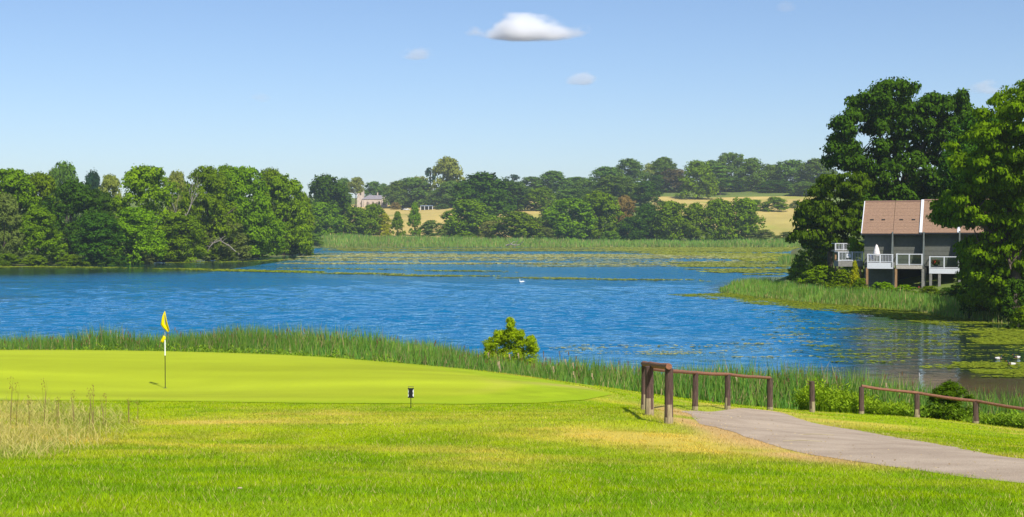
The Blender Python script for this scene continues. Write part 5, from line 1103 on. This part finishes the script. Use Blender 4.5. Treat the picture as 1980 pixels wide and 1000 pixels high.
# ------------------------------------------------------------------ birds on the lake
M_FEATH = simple_mat('white_feather', (.84, .84, .82), .8, .05); M_DUCKB = simple_mat('duck_brown', (.13, .09, .06), .8, .3, 20); M_BILL = simple_mat('orange_bill', (.75, .25, .03), .5); M_DGREEN = simple_mat('duck_head', (.02, .06, .04), .4)
d = water_d(546.5); sw = empty('swan', (wx(1009, d), d, 0.0), R(180))
m = MB(); n = 12; st = [(-.78, .30, .02, .02), (-.66, .26, .10, .08), (-.40, .20, .22, .20), (-.05, .17, .27, .25), (.25, .17, .25, .23), (.45, .22, .17, .18), (.54, .34, .10, .11), (.57, .50, .07, .075), (.53, .68, .055, .06), (.50, .82, .052, .055), (.53, .92, .055, .06), (.61, .955, .06, .06), (.70, .93, .045, .042), (.74, .915, .02, .02)]
V = []
for i, (x, z, a, b) in enumerate(st):
    p0 = st[max(i - 1, 0)]; p1 = st[min(i + 1, len(st) - 1)]; t = Vector((p1[0] - p0[0], 0, p1[1] - p0[1])).normalized(); u = Vector((-t.z, 0, t.x))
    for k in range(n): an = 2 * math.pi * k / n; q = Vector((x, 0, z)) + u * b * math.cos(an) + Vector((0, a * math.sin(an), 0)); V.append(q)
m.add(V, [(i * n + k, i * n + (k + 1) % n, (i + 1) * n + (k + 1) % n, (i + 1) * n + k) for i in range(len(st) - 1) for k in range(n)], 0, True); m.build('body', M_FEATH, sw)
for s in (-1, 1): m = MB(); m.ell((-.18, s * .2, .28), (.48, .09, .19), 12, 8, 0, 0, R(8)); m.build('wing', M_FEATH, sw)
m = MB(); m.tube([(.73, 0, .92), (.80, 0, .90), (.86, 0, .88)], [.028, .024, .012], 8, sq=.6); m.build('bill', M_BILL, sw)
sw.scale = (.58, .58, .58); tag(sw, 'white swan swimming in the middle of the lake', 'swan')
M_DUCKP = simple_mat('pale_flank', (.55, .53, .48), .8, .2, 20)
def duck(label, px, row, rz, pale):
    d = water_d(row); o = empty('duck', (wx(px, d), d, 0), rz); m = MB(); n = 10
    st = [(-.30, .16, .015, .01, 0), (-.25, .13, .06, .04, 1), (-.12, .085, .12, .10, 0), (.05, .08, .13, .115, 0), (.17, .10, .10, .09, 1), (.21, .18, .045, .045, 1), (.215, .24, .042, .045, 2), (.235, .29, .05, .05, 2), (.28, .30, .045, .04, 2), (.31, .295, .015, .015, 2)]; V = []
    for i, (x, z, a, b, mi) in enumerate(st):
        p0 = st[max(i - 1, 0)]; p1 = st[min(i + 1, len(st) - 1)]; t = Vector((p1[0] - p0[0], 0, p1[1] - p0[1])).normalized(); u = Vector((-t.z, 0, t.x))
        for k in range(n): an = 2 * math.pi * k / n; V.append(Vector((x, 0, z)) + u * b * math.cos(an) + Vector((0, a * math.sin(an), 0)))
    for i in range(len(st) - 1): m.add([V[j] for j in range(i * n, i * n + 2 * n)], [(k, (k + 1) % n, (k + 1) % n + n, k + n) for k in range(n)], st[i + 1][4], True)
    m.build('body', [M_DUCKP if pale else M_DUCKB, M_DUCKB, M_DGREEN], o)
    m = MB(); m.tube([(.30, 0, .29), (.37, 0, .275)], [.022, .018], 7, sq=.5); m.build('bill', M_BILL, o)
    tag(o, label, 'duck', 'ducks among the lily pads'); o.scale = (1.0, 1.0, 1.0)
duck('pale sided duck among the lily pads, leftmost of the three', 1932, 696, R(10), True); duck('pale sided duck closest to the near bank of the three', 1958, 707, R(170), True); duck('pale sided duck farthest to the picture edge of the three', 1968, 694, R(200), True)
# pale stake standing in the shallows
d = 82.0; m = MB(); m.tube([(0, 0, -.6), (.02, 0, .3), (0, 0, wz(722, d))], [.035, .035, .03], 8); o = m.build('water_stake', simple_mat('pale_stake', (.40, .40, .37), .7, .3, 5), None, (wx(1779, d), d, 0)); tag(o, 'thin pale stake standing in the shallows behind the railed fence', 'stake')

r2_ = np.random.default_rng(55); gxx, gyy = poly_scatter(PP[::4], 9000, 56); kk = (gyy < 34) & (r2_.random(len(gxx)) < .12 + .9 * np.exp(-np.abs(poly_sd(PP[::4], gxx, gyy)) / .25)); gxx, gyy = gxx[kk][:1500], gyy[kk][:1500]
gq = np.stack([gxx, gyy, ground_z(gxx, gyy) + .05], 1); gn = r2_.normal(size=gq.shape) * .3 + np.array([0, -.2, 1]); GV, GF = leaf_quads(gq, gn, .016, r2_)
gcc = np.where(r2_.random((len(gq), 1)) < .5, np.array([[.50, .40, .24]]), np.array([[.34, .26, .16]])) * (.7 + .6 * r2_.random((len(gq), 1)))
tag(link('path_grit', np_mesh('path_grit', GV, GF, M_GRASS, False, {'col': np.repeat(gcc, 4, 0)})), 'grit and dry leaf bits lying on the asphalt path', None, None, 'stuff')
# litter on path and grass
r = random.Random(9)
M_LEAFDRY = simple_mat('dry_leaf', (.40, .34, .20), .9)
for i, (px, row, d, lab) in enumerate(((1615, 824, 34, 'small pale scrap lying in the grass right of the path'), (1552, 858, 23.6, 'straw stalk lying across the middle of the path'), (1578, 846, 26, 'thin dry stalk lying on the path above the straw stalk'), (462, 950, 12.2, 'pale dry leaf in the near grass below the flagstick'), (1898, 829, 43, 'pale scrap in the grass below the railed fence'))):
    x = wx(px, d)
    for _ in range(6): d = (CAMZ - gz(x, d) - .02) * F / (row - 440.0); x = wx(px, d)
    z = gz(x, d); m = MB()
    if 'stalk' in lab: m.tube([(-.3, 0, .05), (0, .03, .06), (.32, -.04, .05)], [.006, .007, .005], 5)
    else: m.ell((0, 0, .035), (.022, .016, .008), 8, 5)
    o = m.build('dry_stalk' if 'stalk' in lab else 'dry_leaf', M_LEAFDRY, None, (x, d, z)); tag(o, lab, 'stalk' if 'stalk' in lab else 'leaf')

# ------------------------------------------------------------------ clouds (outside the haze) and the air
def cloud(label, px, row, w_, h_, dens, seed, D=4200.0):
    W, Hh = w_ * D / F, h_ * D / F; m = MB(); m.ell((0, 0, 0), (1, 1, 1), 24, 14)
    mt, n, l = new_mat('cloud_vapour'); out = N(n, 'ShaderNodeOutputMaterial'); pv_ = N(n, 'ShaderNodeVolumePrincipled'); pv_.inputs['Color'].default_value = (1, 1, 1, 1); pv_.inputs['Anisotropy'].default_value = 0.0
    tc = N(n, 'ShaderNodeTexCoord'); mp = N(n, 'ShaderNodeMapping'); mp.inputs['Location'].default_value = (seed * 3.1, seed * 1.7, 0); mp.inputs['Scale'].default_value = (W / Hh * .55, W / Hh * .55, 1.0); l.new(tc.outputs['Object'], mp.inputs[0])
    no = N(n, 'ShaderNodeTexNoise', Scale=1.25, Detail=5.0, Roughness=.55); l.new(mp.outputs[0], no.inputs['Vector'])
    ln = N(n, 'ShaderNodeVectorMath', operation='LENGTH'); l.new(tc.outputs['Object'], ln.inputs[0])
    sp = N(n, 'ShaderNodeSeparateXYZ'); l.new(tc.outputs['Object'], sp.inputs[0])
    # flat base: density falls quickly below the middle, tapers to the left
    a = N(n, 'ShaderNodeMath', operation='MULTIPLY_ADD'); a.inputs[1].default_value = -1.0; a.inputs[2].default_value = 0.74; l.new(ln.outputs['Value'], a.inputs[0])
    b = N(n, 'ShaderNodeMath', operation='ADD'); l.new(a.outputs[0], b.inputs[0])
    c = N(n, 'ShaderNodeMath', operation='MULTIPLY_ADD'); c.inputs[1].default_value = 1.7; c.inputs[2].default_value = -.85; l.new(no.outputs[0], c.inputs[0]); l.new(c.outputs[0], b.inputs[1])
    zc = N(n, 'ShaderNodeMapRange'); zc.inputs[1].default_value = -.62; zc.inputs[2].default_value = -.25; zc.inputs[3].default_value = -.8; zc.inputs[4].default_value = 0; l.new(sp.outputs['Z'], zc.inputs[0])
    e = N(n, 'ShaderNodeMath', operation='ADD'); l.new(b.outputs[0], e.inputs[0]); l.new(zc.outputs[0], e.inputs[1])
    f = N(n, 'ShaderNodeMapRange'); f.inputs[1].default_value = 0.0; f.inputs[2].default_value = .35; f.inputs[3].default_value = 0; f.inputs[4].default_value = dens; l.new(e.outputs[0], f.inputs[0])
    l.new(f.outputs[0], pv_.inputs['Density']); l.new(pv_.outputs[0], out.inputs['Volume'])
    o = m.build('cloud', mt, None, wp(px, row, D)); o.scale = (W / 2, W * .2, Hh / 2); tag(o, label, 'cloud', 'small fair weather clouds'); return o
cloud('largest white cloud, flat based, high above the lake', 1020, 62, 262, 90, .05, 1); cloud('small white cloud below and right of the largest one', 1122, 157, 84, 46, .030, 2)
cloud('faint small cloud left below the largest one', 808, 108, 80, 44, .024, 3); cloud('faint small cloud beside the bright overhanging tree top', 1905, 174, 84, 46, .02, 4); cloud('very faint tiny cloud above the wooded point', 505, 192, 56, 34, .009, 5)
cloud('very faint wisp at the upper picture edge right of the largest cloud', 1516, 17, 56, 40, .009, 6)

hz = MB(); hz.box((0, 830, 36.5), (1830, 1770, 79)); mh, n, l = new_mat('haze_air'); out = N(n, 'ShaderNodeOutputMaterial'); pv_ = N(n, 'ShaderNodeVolumePrincipled'); pv_.inputs['Color'].default_value = (.80, .90, 1.0, 1); pv_.inputs['Density'].default_value = .00012; pv_.inputs['Anisotropy'].default_value = 0.2
l.new(pv_.outputs[0], out.inputs['Volume']); o = hz.build('haze', mh); tag(o, 'thin summer haze in the air over the lake', None, None, 'stuff')
